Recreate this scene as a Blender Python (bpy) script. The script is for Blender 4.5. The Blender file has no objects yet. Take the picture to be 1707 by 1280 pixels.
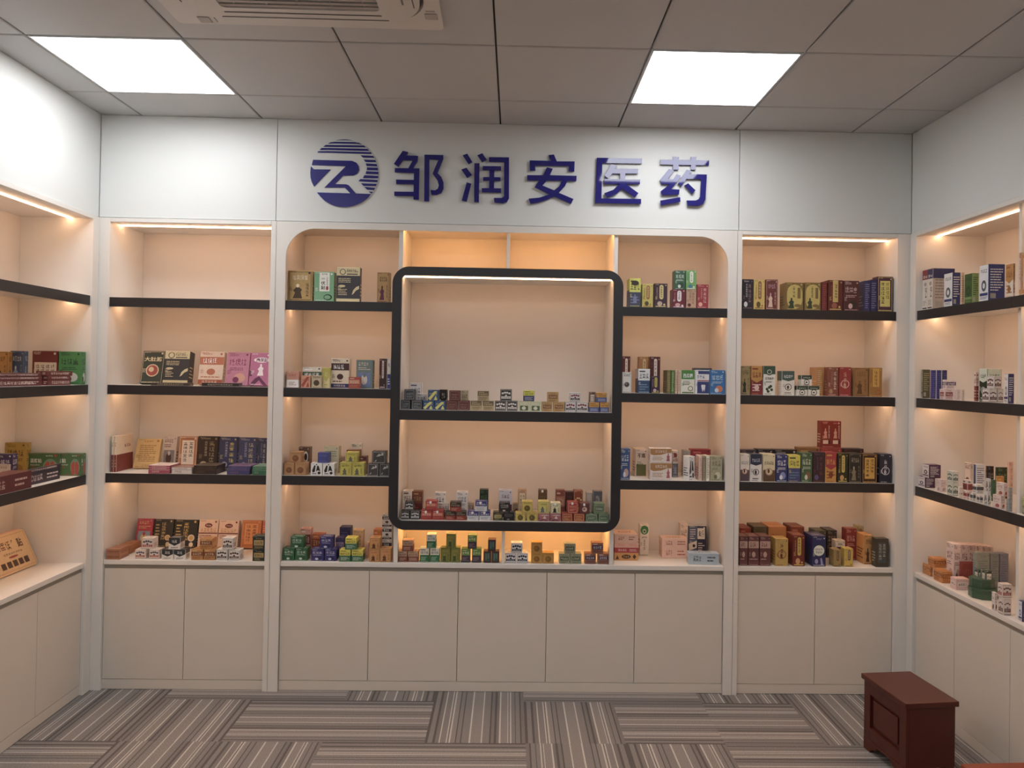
import bpy, bmesh, math, random
from mathutils import Vector, Matrix
PI = math.pi
C = bpy.context.scene.collection
scene = bpy.context.scene

# ------------------------------------------------------------------ camera
F_PX, CX, CY, CZ = 1285.469, 2.0369, -3.8931, 1.6035
YAW, PITCH, ROLL = -0.02232, 0.01166, 0.01663
cy, sy, cp, sp, cr, sr = math.cos(YAW), math.sin(YAW), math.cos(PITCH), math.sin(PITCH), math.cos(ROLL), math.sin(ROLL)
fwd = Vector((-sy*cp, cy*cp, sp)); rgt = Vector((cy, sy, 0)); upv = rgt.cross(fwd)
r2 = rgt*cr + upv*sr; u2 = upv*cr - rgt*sr
cam_d = bpy.data.cameras.new('camera'); cam = bpy.data.objects.new('camera', cam_d); C.objects.link(cam)
cam.matrix_world = Matrix(((r2.x, u2.x, -fwd.x, CX), (r2.y, u2.y, -fwd.y, CY), (r2.z, u2.z, -fwd.z, CZ), (0, 0, 0, 1)))
cam_d.sensor_fit = 'HORIZONTAL'; cam_d.sensor_width = 36.0; cam_d.lens = F_PX*36/1707
cam_d.shift_x = -24.85/1707; cam_d.shift_y = -32.59/1707
cam_d.clip_start = .05
scene.camera = cam

# ------------------------------------------------------------------ world, light levels, exposure
world = bpy.data.worlds.new('world'); scene.world = world; world.use_nodes = True
world.node_tree.nodes['Background'].inputs[0].default_value = (.8, .86, 1, 1)
world.node_tree.nodes['Background'].inputs[1].default_value = 0.05
PANEL_E, PANEL_C = 6.2, (.95, .97, 1.0)         # ceiling light panels
LED_E, LED_C = 12.5, (1.0, .60, .35)            # warm strips in the shelving
scene.view_settings.view_transform = 'Standard'
scene.view_settings.look = 'None'
scene.view_settings.gamma = 1.0
scene.view_settings.use_curve_mapping = False
scene.view_settings.exposure = 0.84

XL, XR, ZC, ZS = -0.0275, 4.0806, 2.8637, 2.349      # side front planes, ceiling height, seam above the cabinets

# ------------------------------------------------------------------ materials
def s2l(c):
    return c/12.92 if c <= .04045 else ((c+.055)/1.055)**2.4
def hexc(h):
    return tuple(s2l(int(h[i:i+2], 16)/255) for i in (0, 2, 4)) + (1.0,)
def mat(name, col, rough=.5, spec=.5, metal=0, noise=0, nscale=30, bump=0, bscale=200, coat=0, emit=None):
    m = bpy.data.materials.new(name); m.use_nodes = True
    nt = m.node_tree; b = nt.nodes['Principled BSDF']
    c = hexc(col) if isinstance(col, str) else tuple(col) + (1,)
    b.inputs['Base Color'].default_value = c
    b.inputs['Roughness'].default_value = rough; b.inputs['Metallic'].default_value = metal
    b.inputs['Specular IOR Level'].default_value = spec
    if coat: b.inputs['Coat Weight'].default_value = coat; b.inputs['Coat Roughness'].default_value = .02
    tc = nt.nodes.new('ShaderNodeTexCoord')
    if noise:
        n = nt.nodes.new('ShaderNodeTexNoise'); n.inputs['Scale'].default_value = nscale; n.inputs['Detail'].default_value = 4
        nt.links.new(tc.outputs['Object'], n.inputs['Vector'])
        r = nt.nodes.new('ShaderNodeMixRGB'); r.blend_type = 'MULTIPLY'; r.inputs[0].default_value = noise
        r.inputs[1].default_value = c; nt.links.new(n.outputs['Fac'], r.inputs[2]); nt.links.new(r.outputs[0], b.inputs['Base Color'])
    if bump:
        n = nt.nodes.new('ShaderNodeTexNoise'); n.inputs['Scale'].default_value = bscale
        nt.links.new(tc.outputs['Object'], n.inputs['Vector'])
        bp = nt.nodes.new('ShaderNodeBump'); bp.inputs['Strength'].default_value = bump; bp.inputs['Distance'].default_value = .002
        nt.links.new(n.outputs['Fac'], bp.inputs['Height']); nt.links.new(bp.outputs[0], b.inputs['Normal'])
    if emit:
        b.inputs['Emission Color'].default_value = tuple(emit[0]) + (1,); b.inputs['Emission Strength'].default_value = emit[1]
    return m
M = {}
M['white'] = mat('white_melamine', 'e6e1da', .42, .4, noise=.05, nscale=3)
M['door'] = mat('door_melamine', 'dcd3c7', .45, .4, noise=.06, nscale=3)
M['groove'] = mat('grey_profile', '978f84', .45, .5)
M['inner'] = mat('bay_lining', 'e2d8ce', .5, .35, noise=.06, nscale=4)
M['black'] = mat('black_lacquer', '312f31', .38, .4, noise=.1, nscale=20)
M['fascia'] = mat('fascia_white', 'dfe0dd', .42, .4, noise=.04, nscale=2)
M['wall'] = mat('painted_wall', 'dcdad5', .7, .3, bump=.1)
M['tile'] = mat('ceiling_tile', 'c6c5c5', .5, .4, noise=.06, nscale=6, bump=.35, bscale=22)
M['gap'] = mat('ceiling_gap', '4a4644', .8)
M['led'] = mat('led_strip', (1, .85, .6), .5, emit=(LED_C, LED_E))
M['led_warm'] = mat('warm_led_strip', (1, .8, .5), .5, emit=((1.0, .52, .19), LED_E*1.9))
M['panel'] = mat('light_panel', (1, 1, 1), .5, emit=(PANEL_C, PANEL_E))
M['alu'] = mat('panel_frame', 'e8e8ea', .4, .5)
M['ac'] = mat('white_plastic', 'd9d3cd', .4, .5)
M['acdark'] = mat('grille_shadow', '6c6662', .6)
M['vane'] = mat('grey_vane', 'b5aca6', .45)
M['blue'] = mat('blue_acrylic', '2c2a74', .05, .5)
M['bluelogo'] = mat('blue_logo_acrylic', '2b2a78', .25, .5)
M['wood'] = mat('mahogany', '57241a', .3, .5, noise=.35, nscale=12)
M['wood_sunlit'] = mat('sunlit_mahogany', '8a3a20', .28, .5, noise=.35, nscale=12)  # lighter orange copy of the mahogany, sunlight put into the colour
M['sticker'] = mat('price_sticker', 'f2f0ea', .5)
M['tin'] = mat('green_tin', '46604c', .3, .5, noise=.15, nscale=60)
def print_mat():
    m = bpy.data.materials.new('printed_card'); m.use_nodes = True
    nt = m.node_tree; b = nt.nodes['Principled BSDF']
    a = nt.nodes.new('ShaderNodeAttribute'); a.attribute_name = 'print'
    tc = nt.nodes.new('ShaderNodeTexCoord'); n = nt.nodes.new('ShaderNodeTexNoise'); n.inputs['Scale'].default_value = 90
    nt.links.new(tc.outputs['Object'], n.inputs['Vector'])
    r = nt.nodes.new('ShaderNodeMixRGB'); r.blend_type = 'MULTIPLY'; r.inputs[0].default_value = .22
    nt.links.new(a.outputs['Color'], r.inputs[1]); nt.links.new(n.outputs['Fac'], r.inputs[2]); nt.links.new(r.outputs[0], b.inputs['Base Color'])
    b.inputs['Roughness'].default_value = .38; b.inputs['Specular IOR Level'].default_value = .35
    return m
M['print'] = print_mat()

def carpet():
    m = bpy.data.materials.new('striped_carpet_tiles'); m.use_nodes = True
    nt = m.node_tree; N = nt.nodes; L = nt.links; b = N['Principled BSDF']; b.inputs['Roughness'].default_value = .95
    b.inputs['Specular IOR Level'].default_value = .1
    tc = N.new('ShaderNodeTexCoord'); sx = N.new('ShaderNodeSeparateXYZ'); L.new(tc.outputs['Object'], sx.inputs[0])
    def mth(op, a, bb=None, c=None):
        n = N.new('ShaderNodeMath'); n.operation = op
        for i, v in enumerate((a, bb, c)):
            if v is None: continue
            if isinstance(v, (int, float)): n.inputs[i].default_value = v
            else: L.new(v, n.inputs[i])
        return n.outputs[0]
    u = mth('DIVIDE', mth('SUBTRACT', sx.outputs[0], .385), .437)
    v = mth('DIVIDE', mth('SUBTRACT', -.108, sx.outputs[1]), .4235)
    k = mth('FLOOR', u); r = mth('ADD', mth('FLOOR', v), 1)
    md = mth('FLOORED_MODULO', mth('SUBTRACT', k, r), 4)
    H = mth('LESS_THAN', md, 1.5)
    fu = mth('SUBTRACT', u, k); fv = mth('SUBTRACT', v, mth('FLOOR', v))
    mix = N.new('ShaderNodeMix'); mix.data_type = 'FLOAT'; L.new(H, mix.inputs[0]); L.new(fu, mix.inputs[2]); L.new(fv, mix.inputs[3])
    t = mix.outputs[0]
    # flip the stripe order on some tiles
    wn = N.new('ShaderNodeTexWhiteNoise'); wn.noise_dimensions = '2D'; cb = N.new('ShaderNodeCombineXYZ'); L.new(k, cb.inputs[0]); L.new(r, cb.inputs[1]); L.new(cb.outputs[0], wn.inputs['Vector'])
    fl = mth('GREATER_THAN', wn.outputs['Value'], .5)
    mx2 = N.new('ShaderNodeMix'); mx2.data_type = 'FLOAT'; L.new(fl, mx2.inputs[0]); L.new(t, mx2.inputs[2]); L.new(mth('SUBTRACT', 1, t), mx2.inputs[3]); t = mx2.outputs[0]
    ramp = N.new('ShaderNodeValToRGB'); ramp.color_ramp.interpolation = 'CONSTANT'; L.new(t, ramp.inputs[0])
    base, lt, dk, md1, md2 = '908b88', 'cdc7c0', '6a6563', '88827f', '98928e'
    seq = [(0, md1), (.035, dk), (.05, base), (.09, dk), (.10, base), (.14, lt), (.152, base), (.168, lt), (.178, md2), (.25, lt), (.262, md1), (.29, dk), (.315, md1), (.345, dk), (.36, base),
           (.43, lt), (.444, md2), (.55, lt), (.564, base), (.64, dk), (.652, base), (.69, dk), (.70, md2), (.75, lt), (.762, md1), (.778, lt), (.79, base), (.85, lt), (.862, md1), (.90, dk), (.925, base), (.97, dk)]
    el = ramp.color_ramp.elements
    while len(el) > 1: el.remove(el[-1])
    el[0].position = 0; el[0].color = hexc(seq[0][1])
    for p, c in seq[1:]:
        e = el.new(p); e.color = hexc(c)
    n = N.new('ShaderNodeTexNoise'); n.inputs['Scale'].default_value = 260; n.inputs['Detail'].default_value = 3; L.new(tc.outputs['Object'], n.inputs['Vector'])
    mm = N.new('ShaderNodeMixRGB'); mm.blend_type = 'MULTIPLY'; mm.inputs[0].default_value = .45; L.new(ramp.outputs[0], mm.inputs[1])
    cr_ = N.new('ShaderNodeValToRGB'); cr_.color_ramp.elements[0].position = .3; cr_.color_ramp.elements[1].position = .6; L.new(n.outputs['Fac'], cr_.inputs[0]); L.new(cr_.outputs[0], mm.inputs[2])
    L.new(mm.outputs[0], b.inputs['Base Color'])
    bp = N.new('ShaderNodeBump'); bp.inputs['Strength'].default_value = .5; bp.inputs['Distance'].default_value = .003; L.new(n.outputs['Fac'], bp.inputs['Height']); L.new(bp.outputs[0], b.inputs['Normal'])
    return m
M['carpet'] = carpet()

# ------------------------------------------------------------------ helpers
def link(name, me, m=None, parent=None, kind=None):
    o = bpy.data.objects.new(name, me); C.objects.link(o)
    if m is not None: me.materials.append(m)
    if parent is not None: o.parent = parent
    if kind: o['kind'] = kind
    return o
def addbox(bm, x0, x1, y0, y1, z0, z1, bev=0):
    r = bmesh.ops.create_cube(bm, size=1.0)
    vs = r['verts']
    for v in vs:
        v.co = Vector(((x0+x1)/2 + v.co.x*(x1-x0), (y0+y1)/2 + v.co.y*(y1-y0), (z0+z1)/2 + v.co.z*(z1-z0)))
    if bev:
        es = list({e for v in vs for e in v.link_edges})
        bmesh.ops.bevel(bm, geom=es, offset=bev, segments=2, affect='EDGES', profile=.5)
def finish(bm, name, m, parent=None, kind=None, smooth=False):
    bmesh.ops.recalc_face_normals(bm, faces=bm.faces)
    me = bpy.data.meshes.new(name); bm.to_mesh(me); bm.free()
    if smooth:
        for p in me.polygons: p.use_smooth = True
    return link(name, me, m, parent, kind)
def box(name, x0, x1, y0, y1, z0, z1, m, parent=None, kind=None, bev=.001):
    bm = bmesh.new(); addbox(bm, min(x0, x1), max(x0, x1), min(y0, y1), max(y0, y1), z0, z1, bev)
    return finish(bm, name, m, parent, kind)
def prism(bm, poly, y0, y1, hole=None):
    """extrude an x,z polygon from y0 to y1 (an optional hole polygon is bridged in)"""
    from mathutils.geometry import tessellate_polygon
    loops = [[Vector((x, z, 0)) for x, z in poly]] + ([[Vector((x, z, 0)) for x, z in hole]] if hole else [])
    flat = [p for l in loops for p in l]; tris = tessellate_polygon(loops)
    A = [bm.verts.new((p.x, y0, p.y)) for p in flat]; B = [bm.verts.new((p.x, y1, p.y)) for p in flat]
    for t in tris:
        try:
            bm.faces.new([A[i] for i in t]); bm.faces.new([B[i] for i in reversed(t)])
        except ValueError: pass
    o = 0
    for l in loops:
        n = len(l)
        for i in range(n):
            a, b_ = o+i, o+(i+1) % n
            bm.faces.new([A[a], A[b_], B[b_], B[a]])
        o += n
def empty(name, loc, label, cat, rotz=0, group=None):
    o = bpy.data.objects.new(name, None); C.objects.link(o); o.location = loc; o.rotation_euler = (0, 0, rotz)
    o.empty_display_size = .1; o['label'] = label; o['category'] = cat
    if group: o['group'] = group
    return o
def arc(cx_, cz_, r, a0, a1, n=12):
    return [(cx_ + r*math.cos(math.radians(a0+(a1-a0)*i/n)), cz_ + r*math.sin(math.radians(a0+(a1-a0)*i/n))) for i in range(n+1)]
def rrect(x0, x1, z0, z1, r, n=10):
    return arc(x1-r, z0+r, r, -90, 0, n) + arc(x1-r, z1-r, r, 0, 90, n) + arc(x0+r, z1-r, r, 90, 180, n) + arc(x0+r, z0+r, r, 180, 270, n)

# ------------------------------------------------------------------ room shell
YB, YF, WL, WR = .372, -7.2, -.44, 4.50       # wall behind the cabinets, wall behind the camera, side walls
box('floor', WL-.1, WR+.1, YF-.1, YB+.1, -.1, 0, M['carpet'], kind='structure', bev=0)
box('wall_back', WL, WR, YB, YB+.1, 0, ZC+.1, M['wall'], kind='structure', bev=0)
box('wall_front', WL, WR, YF-.1, YF, 0, ZC+.1, M['wall'], kind='structure', bev=0)
box('wall_left', WL-.1, WL, YF-.1, YB+.1, 0, ZC+.1, M['wall'], kind='structure', bev=0)
box('wall_right', WR, WR+.1, YF-.1, YB+.1, 0, ZC+.1, M['wall'], kind='structure', bev=0)
# fascia boards above the shelving, with hairline seams
SIDE_LEN = 2.62
for i, (a, b_) in enumerate(((XL+.001, .8485), (.8515, 3.1895), (3.1925, XR-.001))):
    box('trim_%d' % (i+1), a, b_, 0, .018, ZS+.0015, ZC-.001, M['fascia'], kind='structure', bev=.0008)
box('trim_4', XL-.018, XL, -SIDE_LEN, -.0015, ZS+.0015, ZC-.001, M['fascia'], kind='structure', bev=.0008)
box('trim_5', XR, XR+.018, -SIDE_LEN, -.0015, ZS+.0015, ZC-.001, M['fascia'], kind='structure', bev=.0008)
box('trim_6', WL, XL-.018, -SIDE_LEN, -SIDE_LEN+.018, ZS+.0015, ZC-.001, M['fascia'], kind='structure', bev=.0008)
box('trim_7', XR+.018, WR, -SIDE_LEN, -SIDE_LEN+.018, ZS+.0015, ZC-.001, M['fascia'], kind='structure', bev=.0008)
# ceiling: 600 mm lay-in tiles with fine double seams
GX, GY, G, AG = .1673, -.3192, .6, -.00706
ca, sa = math.cos(AG), math.sin(AG)
def gpt(u, v):       # grid units -> world
    x, y = u*G, v*G
    return (GX + x*ca - y*sa, GY + x*sa + y*ca)
LIGHTS = [(0, -1), (4, -1), (0, -5), (4, -5), (2, -5), (0, -9), (4, -9)]  # middle panel behind the viewer is added to brighten doors and floor
bm = bmesh.new()
bev = .004
for i in range(-2, 8):
    for j in range(-13, 3):
        if (i, j) in LIGHTS: continue
        cs = [gpt(i, j), gpt(i+1, j), gpt(i+1, j+1), gpt(i, j+1)]
        cs = [(min(max(x, WL), WR), min(max(y, YF), YB)) for x, y in cs]
        mx = sum(p[0] for p in cs)/4; my = sum(p[1] for p in cs)/4
        if max(p[0] for p in cs)-min(p[0] for p in cs) < .03 or max(p[1] for p in cs)-min(p[1] for p in cs) < .03: continue
        def ins(d, z):
            return [bm.verts.new((x + (d if x < mx else -d), y + (d if y < my else -d), z)) for x, y in cs]
        lo = ins(.008, ZC); md = ins(.0036, ZC+.003); hi = ins(.0036, ZC+.012)
        bm.faces.new(lo)
        for A_, B_ in ((lo, md), (md, hi)):
            for k in range(4): bm.faces.new([A_[k], A_[(k+1) % 4], B_[(k+1) % 4], B_[k]])
        bm.faces.new(hi)
ceil = finish(bm, 'ceiling', M['tile'], kind='structure')
box('trim_8', WL, WR, YF, YB, ZC+.013, ZC+.1, M['gap'], kind='structure', bev=0)

# ------------------------------------------------------------------ ceiling lights and air conditioner
for n_, (i, j) in enumerate(LIGHTS):
    a, b_ = gpt(i, j), gpt(i+1, j+1)
    cx_, cy_ = (a[0]+b_[0])/2, (a[1]+b_[1])/2
    lab = {0: 'glowing square ceiling panel at left, above the left back corner', 1: 'glowing square ceiling panel at right, above the last sign character'}.get(n_, 'unseen square ceiling panel behind the viewer')
    t = empty('ceiling_light', (cx_, cy_, ZC), lab, 'ceiling light', AG, 'flush ceiling light panels')
    fr = bmesh.new(); h = .294
    for (x0, x1, y0, y1) in ((-h, h, -h, -h+.008), (-h, h, h-.008, h), (-h, -h+.008, -h+.008, h-.008), (h-.008, h, -h+.008, h-.008)):
        addbox(fr, x0, x1, y0, y1, -.001, .010)
    finish(fr, 'frame', M['alu'], t)
    box('diffuser', -h+.0085, h-.0085, -h+.0085, h-.0085, .001, .009, M['panel'], t, bev=0)

def flip(poly): return poly
def horiz(name, poly, z0, z1, m, parent, hole=None):
    bm = bmesh.new(); prism(bm, poly, z0, z1, hole)
    for v in bm.verts: v.co = Vector((v.co.x, v.co.z, v.co.y))
    return finish(bm, name, m, parent)
ac = empty('air_conditioner', (1.303, -1.579, ZC), 'white square ceiling cassette air conditioner with slatted grille at the top edge', 'air conditioner')
horiz('cover_plate', rrect(-.475, .475, -.477, .477, .02), -.020, -.0005, M['ac'], ac, rrect(-.425, .425, -.425, .425, .17))
horiz('air_duct', rrect(-.424, .424, -.424, .424, .17), -.006, -.001, M['acdark'], ac)
horiz('inner_cover', rrect(-.412, .412, -.412, .412, .16), -.030, -.0065, M['ac'], ac, rrect(-.27, .27, -.325, .325, .02))
bm = bmesh.new()
for k in range(24):
    y = -.313 + k*.0272
    addbox(bm, -.2695, .2695, y-.0075, y+.0075, -.027, -.014, .001)
for k in range(5):
    x = -.22+k*.11; addbox(bm, x-.003, x+.003, -.3245, .3245, -.0245, -.0145)
finish(bm, 'grille', M['vane'], ac)
for k in range(4):
    bm = bmesh.new()
    addbox(bm, -.27, .27, .352, .358, -.0315, -.0302, 0); addbox(bm, -.29, .29, .388, .392, -.0315, -.0302, 0)
    o = finish(bm, 'louvre', M['acdark'], ac); o.rotation_euler = (0, 0, k*PI/2)
for k in range(4):
    bm = bmesh.new(); addbox(bm, .418, .462, .35, .392, -.0235, -.0202, .002)
    addbox(bm, .424, .456, .330, .334, -.022, -.0202, 0)
    o = finish(bm, 'corner_cap', M['vane'], ac); o.rotation_euler = (0, 0, k*PI/2)

# ------------------------------------------------------------------ shelving units (x along the run, y into the wall)
D = .352
LIP = .047
def shelf(par, a, b_, top, led=True, y_front=0.0, lip=None):
    bm = bmesh.new(); addbox(bm, a+.0005, b_-.0005, y_front+.0005, D-.012, top-.022, top, .0008)
    addbox(bm, a+.0005, b_-.0005, y_front+.0005, y_front+.018, top-LIP+.0005, top-.0225)
    s = finish(bm, 'shelf', M['white'], par)
    la, lb = (lip if lip else (a+.0005, b_-.0005))
    box('shelf_edge', la, lb, y_front-.004, y_front, top-LIP, top-.0004, M['black'], s, bev=.0006)
    if led: box('led_strip', a+.003, b_-.003, y_front+.087, y_front+.095, top-.0265, top-.0222, M['led'], s, bev=0)
    return s
def base(par, a, b_, cuts, zt=.643):
    """counter, recessed grip profile, plinth and doors between a and b_"""
    box('countertop', a+.0005, b_-.0005, -.003, D-.012, zt-.023, zt, M['white'], par, bev=.0015)
    box('grip_profile', a+.0005, b_-.0005, .008, .034, .6015, zt-.0235, M['groove'], par)
    box('base_carcass', a+.0005, b_-.0005, .0345, D-.012, .0505, zt-.024, M['inner'], par)
    box('plinth', a+.0005, b_-.0005, .004, .022, .002, .049, M['door'], par)
    for i in range(len(cuts)-1):
        box('door', cuts[i]+.0013, cuts[i+1]-.0013, .004, .022, .0515, .600, M['door'], par, bev=.001)
def unit(name, label, loc, rotz, x0, x1, bays, cuts, shelves, leds=True, dividers=(), far_stile=None):
    t = empty(name, loc, label, 'display cabinet', rotz)
    a, b_ = bays[0][0], bays[-1][1]
    box('side_panel', x0, a, -.012, D-.0005, .0, ZS-.003, M['white'], t)
    box('side_panel', b_, x1, -.012, D-.0005, .0, ZS-.003, M['white'], t)
    box('back_panel', a+.0005, b_-.0005, D-.011, D-.0005, .05, ZS-.003, M['inner'], t)
    box('top_rail', a+.0005, b_-.0005, -.012, .022, 2.326, ZS-.003, M['white'], t)
    box('top_panel', a+.0005, b_-.0005, .0225, D-.0115, 2.330, ZS-.003, M['inner'], t)
    base(t, a, b_, cuts)
    for d in dividers:
        box('divider', d-.009, d+.009, .024, D-.0115, .6435, 2.3295, M['white'], t)
    for (p, q_) in bays:
        box('led_strip', p+.004, q_-.004, .096, .103, 2.3245, 2.3298, M['led'], t, bev=0)
    for z in shelves:
        if len(bays) == 1: shelf(t, a, b_, z)
        else:
            for k, (p, q_) in enumerate(bays):
                lp = (p if k == 0 else bays[k-1][1]+.0, q_)
                shelf(t, p, q_, z, lip=(p+.0005 if k == 0 else bays[k-1][1]+.0005, q_-.0005 if k == len(bays)-1 else q_))
    return t
Z3 = (1.95, 1.513, 1.073)
unit('display_cabinet', 'white open shelving unit with three black-edged shelves, left of the arched centre', (0, 0, 0), 0, XL+.001, .857, [(.035, .832)], [.036, .4345, .831], Z3)
unit('display_cabinet', 'white open shelving unit with three black-edged shelves, right of the arched centre', (0, 0, 0), 0, 3.184, XR-.001, [(3.208, 4.005)], [3.209, 3.608, 4.004], Z3)
NB = 3
# left side run: local x grows away from the viewer, local y into the left wall
Ls = 2.60
bl = [(Ls-b_, Ls-a) for a, b_ in reversed([(.057, .7855), (.8035, 1.60), (1.618, 2.48)])]
cl = [Ls-v for v in reversed([.058, .41, .81, 1.21, 1.61, 2.05, 2.479])]
unit('display_cabinet', 'long white shelving run along the left side wall', (XL, -Ls-.0135, 0), PI/2, 0, Ls, bl, cl, Z3, dividers=[(bl[0][1]+bl[1][0])/2, (bl[1][1]+bl[2][0])/2])
br = [(.057, .7855), (.8035, 1.60), (1.618, 2.46)]
unit('display_cabinet', 'long white shelving run along the right side wall', (XR, -.0135, 0), -PI/2, 0, Ls, br, [.058, .394, .785, 1.18, 1.58, 2.0, 2.459], Z3, dividers=[.7945, 1.609])

# arched centre unit
t = empty('display_cabinet', (0, 0, 0), 'wide white arched centre shelving unit under the blue sign', 'display cabinet')
a, b_ = .907, 3.137
r = .145
out = [(.859, 0), (.859, ZS-.003), (3.182, ZS-.003), (3.182, 0), (b_, 0)] + arc(b_-r, 2.312-r, r, 0, 90, 16) + arc(a+r, 2.312-r, r, 90, 180, 16) + [(a, 0)]
bm = bmesh.new(); prism(bm, out, -.012, .0)
finish(bm, 'arched_face_frame', M['white'], t)
box('side_panel', .880, a-.0005, .0005, D-.0005, 0, ZS-.003, M['inner'], t)
box('side_panel', b_+.0005, 3.160, .0005, D-.0005, 0, ZS-.003, M['inner'], t)
box('back_panel', a, b_, D-.011, D-.0005, .05, ZS-.003, M['inner'], t)
box('top_panel', a, b_, .0005, D-.0115, 2.336, ZS-.003, M['inner'], t)
base(t, a, b_, [a+.001, 1.351, 1.797, 2.243, 2.689, b_-.001])
for x0, x1, z0, z1 in ((1.469, 1.490, .6435, 2.3355), (2.556, 2.577, .6435, 2.3355), (2.012, 2.027, .6435, .827), (2.012, 2.027, 2.112, 2.3355)):
    box('divider', x0, x1, .0010, D-.0115, z0, z1, M['white'], t)
bm = bmesh.new(); prism(bm, rrect(1.443, 2.604, .812, 2.130, .085, 14), -.020, .0003, rrect(1.489, 2.557, .856, 2.087, .022, 8))
finish(bm, 'black_frame', M['black'], t)
box('frame_top_board', 1.4905, 2.5555, .0010, D-.0115, 2.090, 2.1115, M['white'], t)
box('frame_bottom_board', 1.4905, 2.5555, .0010, D-.0115, .8275, .858, M['white'], t)
s = box('shelf', 1.4905, 2.5555, -.0145, D-.0115, 1.390, 1.412, M['white'], t)
box('shelf_edge', 1.4895, 2.5565, -.0185, -.015, 1.361, 1.4115, M['black'], s, bev=.0006)
box('shelf_lip', 1.4905, 2.5555, -.0145, .003, 1.3615, 1.3895, M['white'], s)
box('led_strip', 1.493, 2.553, .086, .096, 1.3855, 1.3898, M['led'], s, bev=0)
for x0, x1, y0, z0 in ((1.494, 2.552, .050, 2.0850), (1.494, 2.009, .10, .8225), (2.030, 2.552, .10, .8225), (1.494, 2.009, .03, 2.3305), (2.030, 2.552, .03, 2.3305), (.915, 1.465, .03, 2.3305), (2.581, 3.129, .03, 2.3305)):
    box('led_strip', x0, x1, y0, y0+.007, z0, z0+.0048, M['led_warm'] if (z0 < 1 or (z0 > 2.3 and 1.49 < x0 < 2.1)) else M['led'], t, bev=0)
for z in Z3:
    shelf(t, a, 1.4685, z, lip=(a+.0005, 1.4425))
    shelf(t, 2.5775, b_, z, lip=(2.6045, b_-.0005))

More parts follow.
